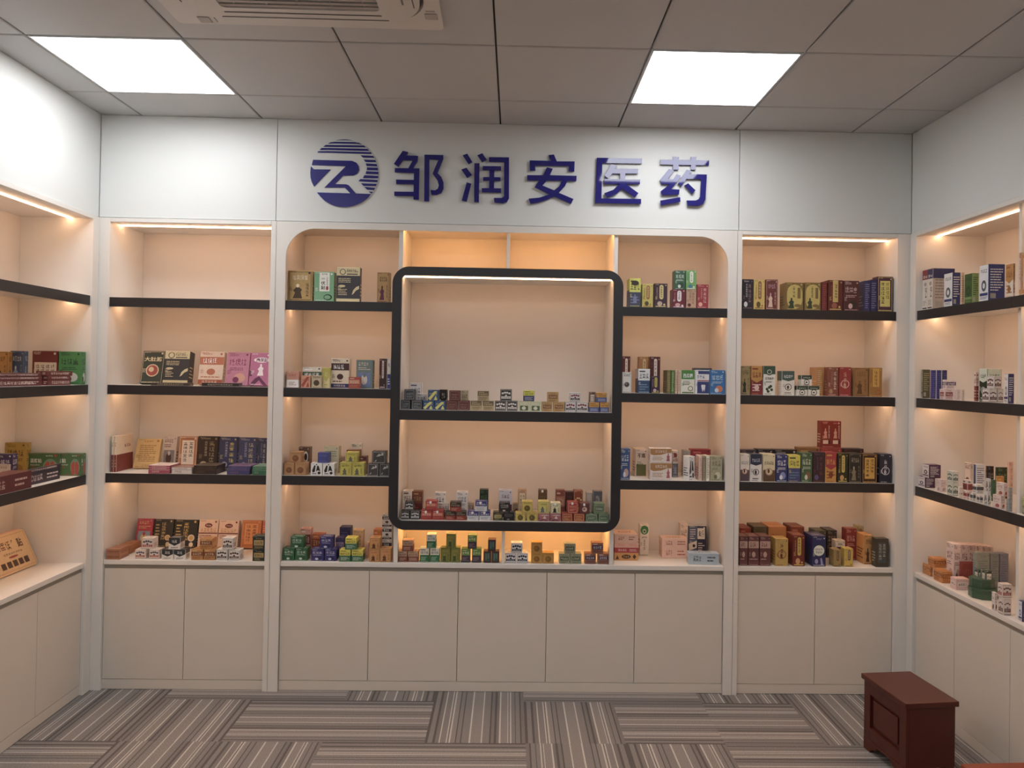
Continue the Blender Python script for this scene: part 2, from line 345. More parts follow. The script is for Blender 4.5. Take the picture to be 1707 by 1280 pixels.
# ------------------------------------------------------------------ sign: emblem and five characters
SIGN = {
'logo': [[(1.146,2.761),(1.164,2.766),(1.188,2.768),(1.213,2.767),(1.228,2.762)],
 [(1.115,2.752),(1.262,2.753),(1.276,2.745),(1.104,2.744)],
 [(1.094,2.735),(1.284,2.737),(1.295,2.728),(1.082,2.726)],
 [(1.073,2.720),(1.303,2.720),(1.312,2.710),(1.062,2.711)],
 [(1.056,2.704),(1.319,2.704),(1.325,2.695),(1.051,2.697)],
 [(1.268,2.687),(1.331,2.686),(1.338,2.676),(1.281,2.676)],
 [(1.285,2.666),(1.343,2.665),(1.348,2.654),(1.294,2.654)],
 [(1.295,2.647),(1.350,2.645),(1.354,2.633),(1.300,2.634)],
 [(1.302,2.627),(1.356,2.626),(1.358,2.613),(1.302,2.613)],
 [(1.299,2.607),(1.360,2.606),(1.361,2.593),(1.296,2.594)],
 [(1.290,2.587),(1.360,2.585),(1.359,2.573),(1.283,2.573)],
 [(1.271,2.567),(1.358,2.565),(1.355,2.553),(1.261,2.556)],
 [(1.274,2.546),(1.354,2.545),(1.349,2.533),(1.285,2.534)],
 [(1.291,2.528),(1.347,2.525),(1.339,2.513),(1.304,2.515)],
 [(1.313,2.505),(1.335,2.504),(1.326,2.495)],
 [(1.032,2.659),(1.227,2.658),(1.249,2.649),(1.261,2.632),(1.263,2.613),(1.254,2.594),(1.235,2.584),(1.183,2.582),(1.144,2.539),(1.200,2.539),(1.213,2.534),(1.249,2.494),(1.324,2.493),(1.308,2.469),(1.280,2.447),(1.250,2.432),(1.220,2.423),(1.189,2.421),(1.158,2.423),(1.127,2.433),(1.096,2.451),(1.072,2.474),(1.054,2.495),(1.221,2.494),(1.193,2.522),(1.091,2.520),(1.196,2.630),(1.026,2.632)],
 [(1.022,2.626),(1.037,2.611),(1.120,2.612),(1.039,2.524),(1.027,2.547),(1.021,2.568),(1.019,2.593),(1.020,2.611)]],
'zou': [[(1.481,2.713),(1.508,2.707),(1.501,2.690),(1.558,2.689),(1.556,2.663),(1.534,2.626),(1.511,2.627),(1.532,2.666),(1.484,2.667),(1.460,2.631),(1.438,2.646)],
 [(1.443,2.625),(1.566,2.626),(1.566,2.468),(1.539,2.469),(1.539,2.602),(1.443,2.604)],
 [(1.450,2.567),(1.540,2.567),(1.540,2.545),(1.451,2.545)],
 [(1.442,2.506),(1.539,2.507),(1.539,2.485),(1.443,2.485)],
 [(1.590,2.696),(1.685,2.696),(1.685,2.678),(1.658,2.604),(1.677,2.585),(1.688,2.558),(1.689,2.527),(1.679,2.504),(1.655,2.494),(1.629,2.494),(1.624,2.518),(1.647,2.517),(1.660,2.525),(1.665,2.542),(1.658,2.567),(1.633,2.601),(1.660,2.672),(1.615,2.673),(1.618,2.461),(1.593,2.461)]],
'run': [[(1.782,2.697),(1.805,2.706),(1.832,2.664),(1.812,2.654)],
 [(1.777,2.625),(1.802,2.635),(1.831,2.599),(1.806,2.584)],
 [(1.805,2.561),(1.828,2.555),(1.807,2.464),(1.782,2.469)],
 [(1.842,2.658),(1.868,2.659),(1.868,2.461),(1.844,2.462)],
 [(1.856,2.699),(1.881,2.710),(1.904,2.677),(1.880,2.665)],
 [(1.915,2.691),(2.016,2.692),(2.019,2.485),(2.009,2.465),(1.989,2.459),(1.946,2.462),(1.943,2.485),(1.982,2.486),(1.994,2.494),(1.992,2.668),(1.915,2.668)],
 [(1.884,2.645),(1.977,2.646),(1.977,2.625),(1.943,2.625),(1.943,2.590),(1.974,2.590),(1.975,2.572),(1.943,2.571),(1.943,2.534),(1.979,2.534),(1.979,2.513),(1.882,2.513),(1.881,2.533),(1.918,2.534),(1.918,2.572),(1.887,2.571),(1.887,2.589),(1.918,2.590),(1.918,2.625),(1.884,2.625)]],
'an': [[(2.215,2.708),(2.242,2.712),(2.258,2.677),(2.348,2.679),(2.347,2.628),(2.319,2.629),(2.319,2.655),(2.148,2.654),(2.150,2.628),(2.122,2.628),(2.121,2.679),(2.228,2.679)],
 [(2.208,2.646),(2.238,2.639),(2.223,2.606),(2.359,2.606),(2.358,2.580),(2.313,2.580),(2.301,2.553),(2.270,2.518),(2.345,2.488),(2.333,2.463),(2.247,2.499),(2.210,2.481),(2.173,2.468),(2.128,2.459),(2.118,2.485),(2.172,2.491),(2.223,2.509),(2.147,2.544),(2.171,2.578),(2.109,2.578),(2.109,2.604),(2.190,2.605)]],
'yi': [[(2.460,2.700),(2.689,2.701),(2.688,2.675),(2.488,2.674),(2.486,2.493),(2.687,2.495),(2.687,2.470),(2.455,2.469)],
 [(2.533,2.669),(2.565,2.663),(2.552,2.646),(2.670,2.648),(2.669,2.624),(2.606,2.623),(2.605,2.593),(2.681,2.594),(2.680,2.571),(2.610,2.569),(2.673,2.524),(2.657,2.502),(2.589,2.545),(2.564,2.519),(2.517,2.499),(2.500,2.520),(2.545,2.538),(2.575,2.569),(2.499,2.567),(2.499,2.592),(2.579,2.593),(2.579,2.622),(2.540,2.622),(2.519,2.596),(2.501,2.609)]],
'yao': [[(2.847,2.715),(2.877,2.713),(2.876,2.699),(2.938,2.699),(2.938,2.715),(2.964,2.715),(2.964,2.699),(3.031,2.700),(3.030,2.675),(2.963,2.674),(2.963,2.650),(2.939,2.650),(2.939,2.674),(2.876,2.673),(2.876,2.649),(2.848,2.648),(2.847,2.673),(2.783,2.673),(2.782,2.698),(2.847,2.699)],
 [(2.827,2.650),(2.854,2.644),(2.821,2.599),(2.850,2.599),(2.865,2.625),(2.889,2.618),(2.872,2.588),(2.838,2.548),(2.882,2.547),(2.879,2.522),(2.794,2.517),(2.787,2.537),(2.831,2.573),(2.791,2.573),(2.782,2.595)],
 [(2.785,2.489),(2.885,2.508),(2.887,2.485),(2.788,2.464)],
 [(2.916,2.650),(2.941,2.644),(2.930,2.627),(3.020,2.627),(3.014,2.497),(3.001,2.475),(2.977,2.466),(2.923,2.467),(2.919,2.492),(2.964,2.493),(2.979,2.500),(2.987,2.515),(2.991,2.603),(2.916,2.602),(2.891,2.563),(2.874,2.578)],
 [(2.907,2.569),(2.925,2.580),(2.963,2.545),(2.946,2.526)]],
'an_hole': [[(2.208,2.579),(2.286,2.580),(2.271,2.550),(2.246,2.530),(2.187,2.553)]],
}
lg = empty('sign_emblem', (1.19, 0, 2.595), 'round blue emblem with white ZR and horizontal stripes, left of the characters', 'sign')
bm = bmesh.new()
def clip_circle(poly, c=(1.1895, 2.5945), R=.1705):
    res = []
    for i, p in enumerate(poly):
        q_ = poly[(i+1) % len(poly)]
        for k in range(6):
            x = p[0]+(q_[0]-p[0])*k/6; z = p[1]+(q_[1]-p[1])*k/6
            dx, dz = x-c[0], z-c[1]; d = math.hypot(dx, dz)
            if d > R: x, z = c[0]+dx*R/d, c[1]+dz*R/d
            if not res or math.hypot(x-res[-1][0], z-res[-1][1]) > 1e-4: res.append((x, z))
    return res
for poly in SIGN['logo']:
    prism(bm, [(x-1.19, z-2.595) for x, z in clip_circle(poly)], -.0075, -.004)
o = finish(bm, 'emblem_plate', M['bluelogo'], lg)
bm = bmesh.new()
bmesh.ops.create_cone(bm, cap_ends=True, segments=64, radius1=.170, radius2=.170, depth=.0035, matrix=Matrix.Rotation(PI/2, 4, 'X'))
for v in bm.verts: v.co.y += -.0020
finish(bm, 'backing_disc', M['fascia'], lg)
tilt = {'zou': 0.3, 'run': 0.2, 'an': 0.4, 'yi': 1.5, 'yao': 1.4}
name = {'zou': '邹', 'run': '润', 'an': '安', 'yi': '医', 'yao': '药'}
for k in ('zou', 'run', 'an', 'yi', 'yao'):
    polys = SIGN[k]
    xs = [p[0] for q_ in polys for p in q_]; zs = [p[1] for q_ in polys for p in q_]
    cx_, cz_ = (min(xs)+max(xs))/2, (min(zs)+max(zs))/2
    bm = bmesh.new()
    for i, poly in enumerate(polys):
        hole = SIGN['an_hole'][0] if (k == 'an' and i == 1) else None
        prism(bm, [(x-cx_, z-cz_) for x, z in poly], -.010, 0, [(x-cx_, z-cz_) for x, z in hole] if hole else None)
    o = finish(bm, 'sign_character', M['blue'])
    hz = (max(zs)-min(zs))/2
    o.location = (cx_, -.0035 - hz*math.sin(math.radians(tilt[k])), cz_); o.rotation_euler = (-math.radians(tilt[k]), 0, 0)
    o['label'] = 'blue acrylic sign character ' + name[k] + ' on the white fascia'; o['category'] = 'sign letter'; o['group'] = 'blue sign characters'

# ------------------------------------------------------------------ furniture on the floor
def chest(name, loc, rotz, w, l, h, m, label):
    t = empty(name, loc, label, 'small chest', rotz)
    tp = .022
    bm = bmesh.new(); addbox(bm, 0, w, 0, l, h-tp, h, .003); finish(bm, 'top_board', m, t)
    i = .010
    # body with a framed panel on the long (left) face
    bm = bmesh.new(); addbox(bm, i+.012, w-i, i, l-i, .055, h-tp-.0005, .002); finish(bm, 'body', m, t)
    bm = bmesh.new()
    x0, x1 = i, i+.0115
    addbox(bm, x0, x1, i, i+.045, .0552, h-tp-.001, .001); addbox(bm, x0, x1, l-i-.045, l-i, .0552, h-tp-.001, .001)
    addbox(bm, x0, x1, i+.045, l-i-.045, h-tp-.050, h-tp-.001, .001); addbox(bm, x0, x1, i+.045, l-i-.045, .0552, .105, .001)
    finish(bm, 'face_frame', m, t)
    bm = bmesh.new(); addbox(bm, x0+.004, x1-.0002, i+.062, l-i-.062, .122, h-tp-.067, .003); finish(bm, 'raised_panel', m, t)
    # shaped apron and bracket feet
    prof = [(i, .054), (i, 0), (i+.045, 0), (i+.052, .012), (i+.07, .022), (i+.085, .024), (i+.10, .040), (l/2, .045), (l-i-.10, .040), (l-i-.085, .024), (l-i-.07, .022), (l-i-.052, .012), (l-i-.045, 0), (l-i, 0), (l-i, .054)]
    bm = bmesh.new(); prism(bm, prof, i, i+.018)
    for v in bm.verts: v.co = Vector((v.co.y, v.co.x, v.co.z))
    finish(bm, 'apron', m, t)
    for (x0, x1, y0, y1) in ((w-i-.04, w-i, i, i+.04), (w-i-.04, w-i, l-i-.04, l-i), (i+.019, i+.05, i, i+.02), (i+.019, i+.05, l-i-.02, l-i)):
        bm = bmesh.new(); addbox(bm, x0, x1, y0, y1, 0, .0545, .004); finish(bm, 'foot', m, t)
    return t
chest('small_chest', (3.628, -.857, 0), math.radians(6), .232, .318, .320, M['wood'], 'small dark red wooden chest on bracket feet, standing before the right-hand cabinets')
chest('small_chest', (3.587, -1.655, 0), math.radians(3), .30, .33, .320, M['wood_sunlit'], 'sunlit orange brown wooden chest top in the bottom right corner')

# ------------------------------------------------------------------ printed cartons
_tx = {}
def text_polys(s):
    if s in _tx: return _tx[s]
    cu = bpy.data.curves.new('t', 'FONT'); cu.body = s; cu.size = 1.0; cu.offset = .018; cu.resolution_u = 2
    ob = bpy.data.objects.new('t', cu); C.objects.link(ob)
    bpy.context.view_layer.update()
    me = bpy.data.meshes.new_from_object(ob.evaluated_get(bpy.context.evaluated_depsgraph_get()))
    vs = [(v.co.x, v.co.y) for v in me.vertices]; fs = [tuple(p.vertices) for p in me.polygons]
    bpy.data.objects.remove(ob); bpy.data.curves.remove(cu); bpy.data.meshes.remove(me)
    if vs:
        x0, x1 = min(v[0] for v in vs), max(v[0] for v in vs); y0, y1 = min(v[1] for v in vs), max(v[1] for v in vs)
        vs = [((x-x0)/(x1-x0), (y-y0)/(y1-y0)) for x, y in vs]
    _tx[s] = (vs, fs); return _tx[s]

def inkc(h):      # printing ink, slightly muted, with camera haze put into the colour
    r, g, b, a = hexc(h); m = .3*r+.5*g+.2*b; return (r*.80+m*.19+.006, g*.80+m*.19+.006, b*.80+m*.19+.006, 1.0)

class Face:
    """a printed face: origin o, unit axes U, V, outward normal N, size w x h"""
    def __init__(s, bm, lay, o, U, V, N, w, h, rnd):
        s.bm, s.lay, s.o, s.U, s.V, s.N, s.w, s.h, s.k, s.rnd = bm, lay, Vector(o), Vector(U), Vector(V), Vector(N), w, h, 1, rnd
    def poly(s, pts, col, lvl=None):
        lv = s.k if lvl is None else lvl
        vs = [s.bm.verts.new(s.o + s.U*(u*s.w) + s.V*(v*s.h) + s.N*(.00012*lv)) for u, v in pts]
        f = s.bm.faces.new(vs); f.normal_update()
        if f.normal.dot(s.N) < 0: f.normal_flip()
        for l in f.loops: l[s.lay] = col
    def up(s): s.k += 1
    def rect(s, u0, v0, u1, v1, col):
        s.poly([(u0, v0), (u1, v0), (u1, v1), (u0, v1)], inkc(col)); s.up()
    def ell(s, u, v, ru, rv, col, n=14):
        s.poly([(u+ru*math.cos(2*PI*i/n), v+rv*math.sin(2*PI*i/n)) for i in range(n)], inkc(col)); s.up()
    def circ(s, u, v, r, col, n=16):       # r in units of face width
        s.ell(u, v, r, r*s.w/s.h, col, n)
    def ring(s, u, v, r, th, col, inner):
        s.circ(u, v, r, col); s.circ(u, v, r-th, inner)
    def pg(s, pts, col): s.poly(pts, inkc(col)); s.up()
    def pill(s, u0, v0, u1, v1, col):
        ru = (u1-u0)/2; rv = min(ru*s.w/s.h, (v1-v0)/2); c = (u0+u1)/2
        pts = [(c+ru*math.cos(math.radians(a)), v1-rv+rv*math.sin(math.radians(a))) for a in range(0, 181, 30)] + [(c+ru*math.cos(math.radians(a)), v0+rv+rv*math.sin(math.radians(a))) for a in range(180, 361, 30)]
        s.pg(pts, col)
    def glyph(s, u0, v0, u1, v1, col):      # small ideogram-like mark built from strokes
        R = s.rnd; c = inkc(col); w = u1-u0; h = v1-v0
        def st(x0, y0, x1, y1, t):
            dx, dy = x1-x0, y1-y0; L_ = math.hypot(dx, dy); nx, ny = -dy/L_*t/2, dx/L_*t/2
            s.poly([(u0+(x0+nx)*w, v0+(y0+ny)*h), (u0+(x0-nx)*w, v0+(y0-ny)*h), (u0+(x1-nx)*w, v0+(y1-ny)*h), (u0+(x1+nx)*w, v0+(y1+ny)*h)], c)
        split = R.choice((0, .32, .38)); j = lambda a: R.uniform(-a, a)
        if split:
            st(.14+j(.03), .95, .14+j(.03), .05, .10); st(.0, .72+j(.06), .28, .76+j(.06), .10)
            if R.random() < .6: st(.02, .2, .27, .42+j(.1), .10)
        x0 = split
        ys = sorted(R.sample((.93, .76, .58, .40, .22, .07), 3 if split else 4))
        for y in ys: st(x0+R.choice((0, .06, .12)), y+j(.02), 1-R.choice((0, .05, .14)), y+j(.02), .095)
        xm = (x0+1)/2+j(.08); st(xm, .98, xm+j(.04), .3, .11)
        if R.random() < .7: st(xm, .40, x0+.02, .02, .11); st(xm, .36, .99, .02, .11)
        if R.random() < .4: st(x0+.1, .8, x0+.1, .3, .09)
    def row(s, u0, v0, u1, v1, n, col):
        for i in range(n):
            x = u0+(u1-u0)*i/n; s.glyph(x+.06*(u1-u0)/n, v0, x+.90*(u1-u0)/n, v1, col)
        s.up()
    def colm(s, u0, v0, u1, v1, n, col):
        for i in range(n):
            y = v0+(v1-v0)*i/n; s.glyph(u0, y+.06*(v1-v0)/n, u1, y+.88*(v1-v0)/n, col)
        s.up()
    def lines(s, u0, v0, u1, v1, n, col):
        for i in range(n):
            y = v0+(v1-v0)*(i+.3)/n; e = u1-(u1-u0)*s.rnd.choice((0, 0, .15, .35)); c = inkc(col)
            x = u0
            while x < e-.01:
                L_ = (u1-u0)*s.rnd.uniform(.08, .3); s.poly([(x, y), (min(x+L_, e), y), (min(x+L_, e), y+.4*(v1-v0)/n), (x, y+.4*(v1-v0)/n)], c); x += L_+(u1-u0)*.03
        s.up()
    def border(s, m, th, col):
        a = th*s.w/s.h; mv = m*s.w/s.h
        for r_ in ((m, mv, 1-m, mv+a), (m, 1-mv-a, 1-m, 1-mv), (m, mv+a, m+th, 1-mv-a), (1-m-th, mv+a, 1-m, 1-mv-a)):
            s.poly([(r_[0], r_[1]), (r_[2], r_[1]), (r_[2], r_[3]), (r_[0], r_[3])], inkc(col))
        s.up()
    def text(s, txt, u0, v0, u1, v1, col, vertical=False, rot=False):
        n = len(txt); c = inkc(col)
        if rot:
            vs, fs = text_polys(txt)
            for f in fs: s.poly([(u0+(u1-u0)*vs[i][1], v1-(v1-v0)*vs[i][0]) for i in f], c)
        elif vertical:
            for k, ch in enumerate(txt):
                vs, fs = text_polys(ch); b = v1-(v1-v0)*(k+1)/n; hh = (v1-v0)/n*.88; 
                sq = .35 if ch in '三一二' else 1
                for f in fs: s.poly([(u0+(u1-u0)*vs[i][0], b+hh*((1-sq)/2+sq*vs[i][1])) for i in f], c)
        else:
            vs, fs = text_polys(txt)
            for f in fs: s.poly([(u0+(u1-u0)*vs[i][0], v0+(v1-v0)*vs[i][1]) for i in f], c)
        s.up()
    def figure(s, u, v, w, h, c1, c2):      # robed standing figure
        s.pg([(u-.5*w, v), (u+.45*w, v), (u+.30*w, v+.45*h), (u+.42*w, v+.62*h), (u+.12*w, v+.78*h), (u-.15*w, v+.78*h), (u-.45*w, v+.55*h), (u-.25*w, v+.40*h)], c1)
        s.ell(u, v+.88*h, .16*w, .13*h, c2, 10)

def design(F, d, txt, c, main=True):
    """draw the front artwork; c = colours (c[0] is the card colour)"""
    c = c + [c[-1]]*(5-len(c)) if len(c) < 5 else c
    sq = F.h/F.w
    if d == 'plain':
        F.lines(.12, .60, .88, .85, 3, c[1]); F.rect(.12, .12, .88, .18, c[1])
    elif d == 'thin' or d == 'flat' or d == 'lay' or d == 'side':
        n = max(3, int(F.w/F.h*.8)); F.row(.15, .25, .15+min(.7, .09*n), .78, n, c[1])
        if d == 'side': F.lines(.62, .2, .94, .8, 2, c[1])
        if d == 'lay': F.rect(.04, .42, .96, .56, c[1])
    elif d == 'round':
        F.circ(.5, .40, .30, c[1]); F.circ(.5, .40, .25, c[2]); F.circ(.45, .43, .12, c[1])
        if txt: F.text(txt, .08, .68, .92, .82, c[3])
        else: F.row(.15, .80, .85, .93, 4, c[3])
        F.border(.03, .015, c[1])
    elif d == 'leaf':
        F.rect(0, .76, 1, 1, c[1]); F.circ(.26, .87, .13, c[0]); F.circ(.26, .87, .10, c[1]); F.row(.42, .86, .92, .95, 6, c[0]); F.rect(.44, .79, .9, .82, c[0])
        F.rect(0, 0, 1, .09, c[1]); F.lines(.08, .55, .6, .70, 3, c[1]); F.pill(.08, .42, .38, .49, c[1]); F.lines(.08, .18, .45, .38, 4, c[1])
        F.pg([(.66, .20), (.72, .34), (.84, .43), (.97, .47), (.97, .38), (.84, .33), (.74, .24)], c[1])
    elif d in ('title', 'title2'):
        F.row(.10, .60, .90, .80, 3 if sq > .8 else 4, c[1]); F.lines(.15, .44, .85, .54, 2, c[1]); F.ell(.62, .22, .25, .14, c[2]); F.ell(.45, .16, .14, .09, c[1]); F.row(.1, .88, .5, .95, 5, c[1])
    elif d == 'band':
        F.rect(.0, .60, 1, .84, c[1]); F.row(.12, .64, .72, .80, 3, c[2]); F.rect(.0, 0, 1, .14, c[3]); F.row(.15, .03, .8, .11, 5, c[0])
        F.ell(.5, .38, .18, .10, c[1]); F.lines(.1, .18, .9, .26, 1, c[1]); F.row(.1, .90, .5, .96, 4, c[1])
    elif d == 'ribbon':
        F.pill(.15, .70, .98, .86, c[1])
        if txt: F.text(txt, .28, .72, .88, .84, c[2])
        else: F.row(.2, .73, .9, .84, 4, c[2])
        F.figure(.55, .30, .34, .36, c[1], c[1]); F.pg([(0, 0), (.3, .22), (.5, .28), (.95, 0), (.75, 0), (.5, .16), (.25, 0)], c[2]); F.rect(0, .28, .12, .45, c[2])
    elif d == 'lines':
        F.lines(.15, .20, .85, .80, 9, c[1]); F.row(.3, .88, .7, .94, 4, c[1]); F.row(.35, .06, .65, .12, 3, c[1])
    elif d == 'photo':
        F.row(.12, .80, .75, .92, 4, c[2]); F.lines(.12, .64, .88, .76, 2, c[2]); F.rect(.12, .06, .88, .56, c[1]); F.ell(.48, .30, .20, .18, c[2]); F.ell(.5, .46, .09, .07, c[0])
    elif d == 'panel':
        F.rect(.16, .14, .84, .88, c[1]); F.colm(.56, .36, .78, .84, 4, c[2]); F.colm(.24, .22, .46, .84, 5, c[2]); F.border(.03, .02, c[1])
    elif d == 'vtitle':
        F.colm(.56, .22, .82, .86, 4, c[1]); F.colm(.32, .40, .46, .86, 6, c[2]); F.ell(.30, .16, .18, .09, c[2]); F.row(.12, .91, .6, .96, 5, c[2])
    elif d == 'seal':
        F.colm(.40, .25, .62, .90, 6, c[1]); F.circ(.76, .34, .15, c[2]); F.circ(.76, .34, .10, c[1]); F.ell(.78, .10, .09, .09, c[2]); F.lines(.08, .3, .3, .85, 5, c[1])
    elif d == 'oval':
        F.ell(.5, .80 if sq > .7 else .5, .20, .08 if sq > .7 else .3, c[1]); F.row(.36, .77 if sq > .7 else .35, .64, .83 if sq > .7 else .65, 3, c[0])
        if sq > .7: F.rect(.0, .50, 1, .54, c[1]); F.row(.08, .55, .92, .70, 5, c[2]); F.lines(.2, .40, .8, .46, 1, c[1])
        else: F.pg([(.05, .15), (.12, .7), (.19, .15)], c[1]); F.pg([(.85, .15), (.93, .5), (.85, .85), (.77, .5)], c[1])
    elif d == 'cube':
        for i in range(4):
            F.circ(.20+.2*i, .66+(.06 if i in (1, 2) else 0), .10, c[1]); 
        F.rect(.08, .18, .92, .40, c[2]); F.row(.16, .22, .84, .36, 4, c[0]); F.circ(.5, .46, .09, c[1]); F.border(.03, .02, c[2])
    elif d == 'cap':
        F.pg([(0, 1), (1, 1), (1, .55), (.5, .30), (0, .55)], c[1]); F.row(.26, .56, .74, .84, 2, c[0]); F.lines(.2, .08, .8, .22, 1, c[1])
    elif d == 'strip':
        F.rect(0, .40, 1, .78, c[1]); F.row(.10, .46, .90, .72, 4, c[2]); F.lines(.1, .10, .9, .32, 2, c[1]); F.rect(.1, .86, .5, .92, c[2])
    elif d == 'label':
        F.rect(.10, .30, .90, .72, c[1]); F.row(.16, .38, .84, .62, 4, c[2]); F.lines(.15, .08, .85, .24, 2, c[1]); F.row(.25, .80, .75, .90, 3, c[1])
    elif d == 'figure':
        F.figure(.40, .08, .42, .48, c[1], c[2]); F.row(.18, .70, .82, .86, 4, c[2] if len(c) < 4 else c[3]); F.border(.04, .018, c[1]); F.colm(.74, .15, .86, .60, 4, c[1])
    elif d == 'herb':
        F.pill(.06, .04, .94, .94, c[1]); F.figure(.32, .06, .36, .38, c[2], c[2]); F.colm(.40, .45, .52, .86, 3, c[2]); F.rect(.66, .42, .84, .82, c[0]); F.ell(.68, .16, .2, .06, c[0])
    elif d == 'vlabel':
        F.rect(.26, .34, .78, .98, c[1])
        if txt: F.text(txt, .34, .40, .56, .86, c[2], vertical=True); F.row(.38, .90, .68, .95, 3, c[2]); F.pill(.60, .38, .72, .52, c[3]); F.colm(.62, .55, .70, .84, 5, c[2])
        else: F.colm(.40, .40, .64, .92, 4, c[2])
        F.ell(.70, .14, .22, .10, c[3] if not txt else c[2]); F.ell(.68, .14, .17, .07, c[0])
    elif d == 'halves':
        F.rect(0, .48, 1, 1, c[1] if False else c[0]); F.rect(0, 0, 1, .48, c[1]); F.row(.2, .70, .8, .84, 3, c[2]); F.lines(.2, .12, .8, .36, 3, c[3])
    elif d in ('split', 'halves2', 'half5'):
        F.rect(0, .52, 1, 1, c[1]); F.row(.08, .60, .92, .80, 5 if sq < 1.3 else 3, c[2]); F.lines(.12, .10, .88, .40, 3, c[3]); F.rect(.1, .88, .6, .93, c[2])
        if d == 'half5': F.pg([(0, .53), (.5, .42), (1, .53)], c[1]); F.ell(.5, .25, .22, .09, c[3])
        if d == 'halves2': F.ell(.5, .84, .34, .09, c[2]); F.figure(.5, .14, .4, .3, c[3], c[3])
    elif d == 'half3':
        F.rect(0, .62, 1, 1, c[1])
        if txt: F.text(txt, .14, .68, .86, .86, c[2])
        F.lines(.12, .36, .70, .56, 3, c[3]); F.ring(.70, .22, .20, .05, c[3], c[0]); F.rect(.06, .02, .94, .07, c[3])
        if d == 'half3' and txt == '不痛': F.rect(.06, .04, .94, .44, c[3])
    elif d == 'half4':
        F.rect(.48, 0, 1, 1, c[3]); F.rect(.50, .52, .92, .92, c[1]); F.row(.56, .60, .88, .84, 2, c[2]); F.lines(.08, .5, .40, .9, 5, c[1]); F.pg([(0, .08), (.46, .2), (.46, .46), (0, .34)], c[1]); F.ell(.30, .27, .08, .06, c[2]); F.lines(.54, .08, .9, .4, 4, c[1])
    elif d == 'half6':
        F.rect(0, .64, 1, 1, c[1]); F.pg([(.0, .645), (1, .645), (.5, .58)], c[1]); F.row(.14, .72, .86, .84, 4, c[2]); F.ring(.5, .34, .28, .06, c[3], c[0]); F.ell(.48, .33, .10, .08, c[3]); F.lines(.2, .06, .8, .14, 1, c[3])
    elif d == 'herb2':
        F.rect(0, .72, 1, 1, c[1]); F.circ(.5, .80, .30, c[1]); F.ring(.5, .80, .20, .04, c[0], c[1]); F.row(.12, .52, .88, .62, 4, c[2]); F.lines(.2, .42, .8, .48, 1, c[2])
        for u, v in ((.3, .2), (.5, .26), (.7, .18), (.4, .12), (.62, .3)): F.ell(u, v, .13, .05, c[2], 8)
    elif d == 'letter':
        F.ell(.66, .62, .22, .22, c[1]); F.ell(.66, .62, .14, .14, c[2]); F.rect(.55, .12, .80, .34, c[1])
    elif d == 'diag':
        F.pg([(.0, .2), (.6, .9), (.9, .9), (.2, .0)], c[1]); F.row(.1, .55, .9, .76, 4, c[2] if len(c) > 2 else c[1]); F.pg([(.55, .05), (.75, .5), (.9, .05)], c[1])
    elif d == 'brush':
        F.pg([(.10, .40), (.30, .85), (.42, .80), (.36, .30), (.16, .22)], c[1]); F.pg([(.46, .30), (.56, .82), (.70, .78), (.86, .34), (.62, .42)], c[1]); F.rect(.12, .12, .50, .18, c[1]); F.ell(.74, .2, .14, .12, c[1], 9); F.circ(.5, .9, .06, c[1])
    elif d == 'marble':
        F.border(.05, .02, c[1]); F.pg([(.3, .55), (.5, .8), (.75, .7), (.55, .6)], c[1]); F.pg([(.15, .15), (.35, .32), (.3, .16)], c[1]); F.rect(.68, .66, .84, .88, c[1])
    elif d == 'frame':
        F.border(.07, .03, c[1]); F.row(.18, .50, .82, .70, 4, c[1]); F.lines(.2, .2, .8, .42, 2, c[1])
    elif d == 'pill' or d == 'pillh':
        F.pill(.38, .34, .70, .95, c[1]) if d == 'pill' else F.rect(.30, .28, .68, 1, c[1])
        F.colm(.45, .42, .62, .90, 5, c[2]); F.ell(.42, .16, .2, .10, c[3]); F.colm(.14, .35, .24, .85, 6, c[3]); F.circ(.78, .12, .08, c[1]); F.rect(.1, .03, .9, .06, c[1])
    elif d == 'spine':
        F.lines(.12, .08, .88, .92, 12, c[1])
    elif d == 'tooth':
        F.rect(.14, .02, 1, .52, c[1]); F.rect(.14, .54, 1, .58, c[2]); F.row(.10, .66, .70, .78, 3, c[1]); F.rect(.2, .84, 1, .98, c[1])
        F.pg([(.42, .36), (.50, .40), (.58, .38), (.66, .40), (.74, .36), (.70, .20), (.66, .08), (.60, .20), (.52, .08), (.47, .20)], c[0])
    elif d == 'wave':
        F.rect(0, .70, 1, 1, c[1]); F.pg([(0, .70), (.0, .60), (.15, .52), (.5, .56), (.8, .70), (1, .72)], c[1]); F.row(.22, .72, .80, .90, 5, c[0]); F.lines(.1, .15, .6, .45, 3, c[1]); F.figure(.84, .12, .18, .55, c[2], c[2])
    elif d == 'leafcap':
        F.ell(.5, .84, .48, .15, c[1]); F.ell(.5, .80, .22, .07, c[0]); F.ell(.5, .80, .16, .045, c[1]); F.row(.2, .58, .8, .64, 4, c[2]); F.colm(.42, .2, .6, .55, 3, c[2])
    elif d == 'circle' or d == 'circle2':
        if d == 'circle2': F.rect(0, 0, 1, .42, c[1]); F.circ(.5, .36, .32, c[2]); F.circ(.5, .36, .22, c[0]); F.row(.1, .62, .9, .74, 5, c[1])
        else: F.circ(.5, .42, .36, c[1]); F.circ(.5, .42, .30, c[0]); F.colm(.38, .25, .62, .85, 3, c[2])
        F.ell(.46, .38, .10, .08, c[2] if d == 'circle' else c[1])
    elif d == 'twin':
        for k in (0, .5):
            F.colm(.36+k, .35, .44+k, .85, 8, c[2]); F.figure(.22+k, .35, .2, .38, c[1], c[1]); F.rect(.10+k, .14, .36+k, .28, c[2]); F.rect(.38+k, .14, .46+k, .28, '5c2018'); F.row(.1+k, .90, .3+k, .95, 3, c[1])
    elif d == 'disc':
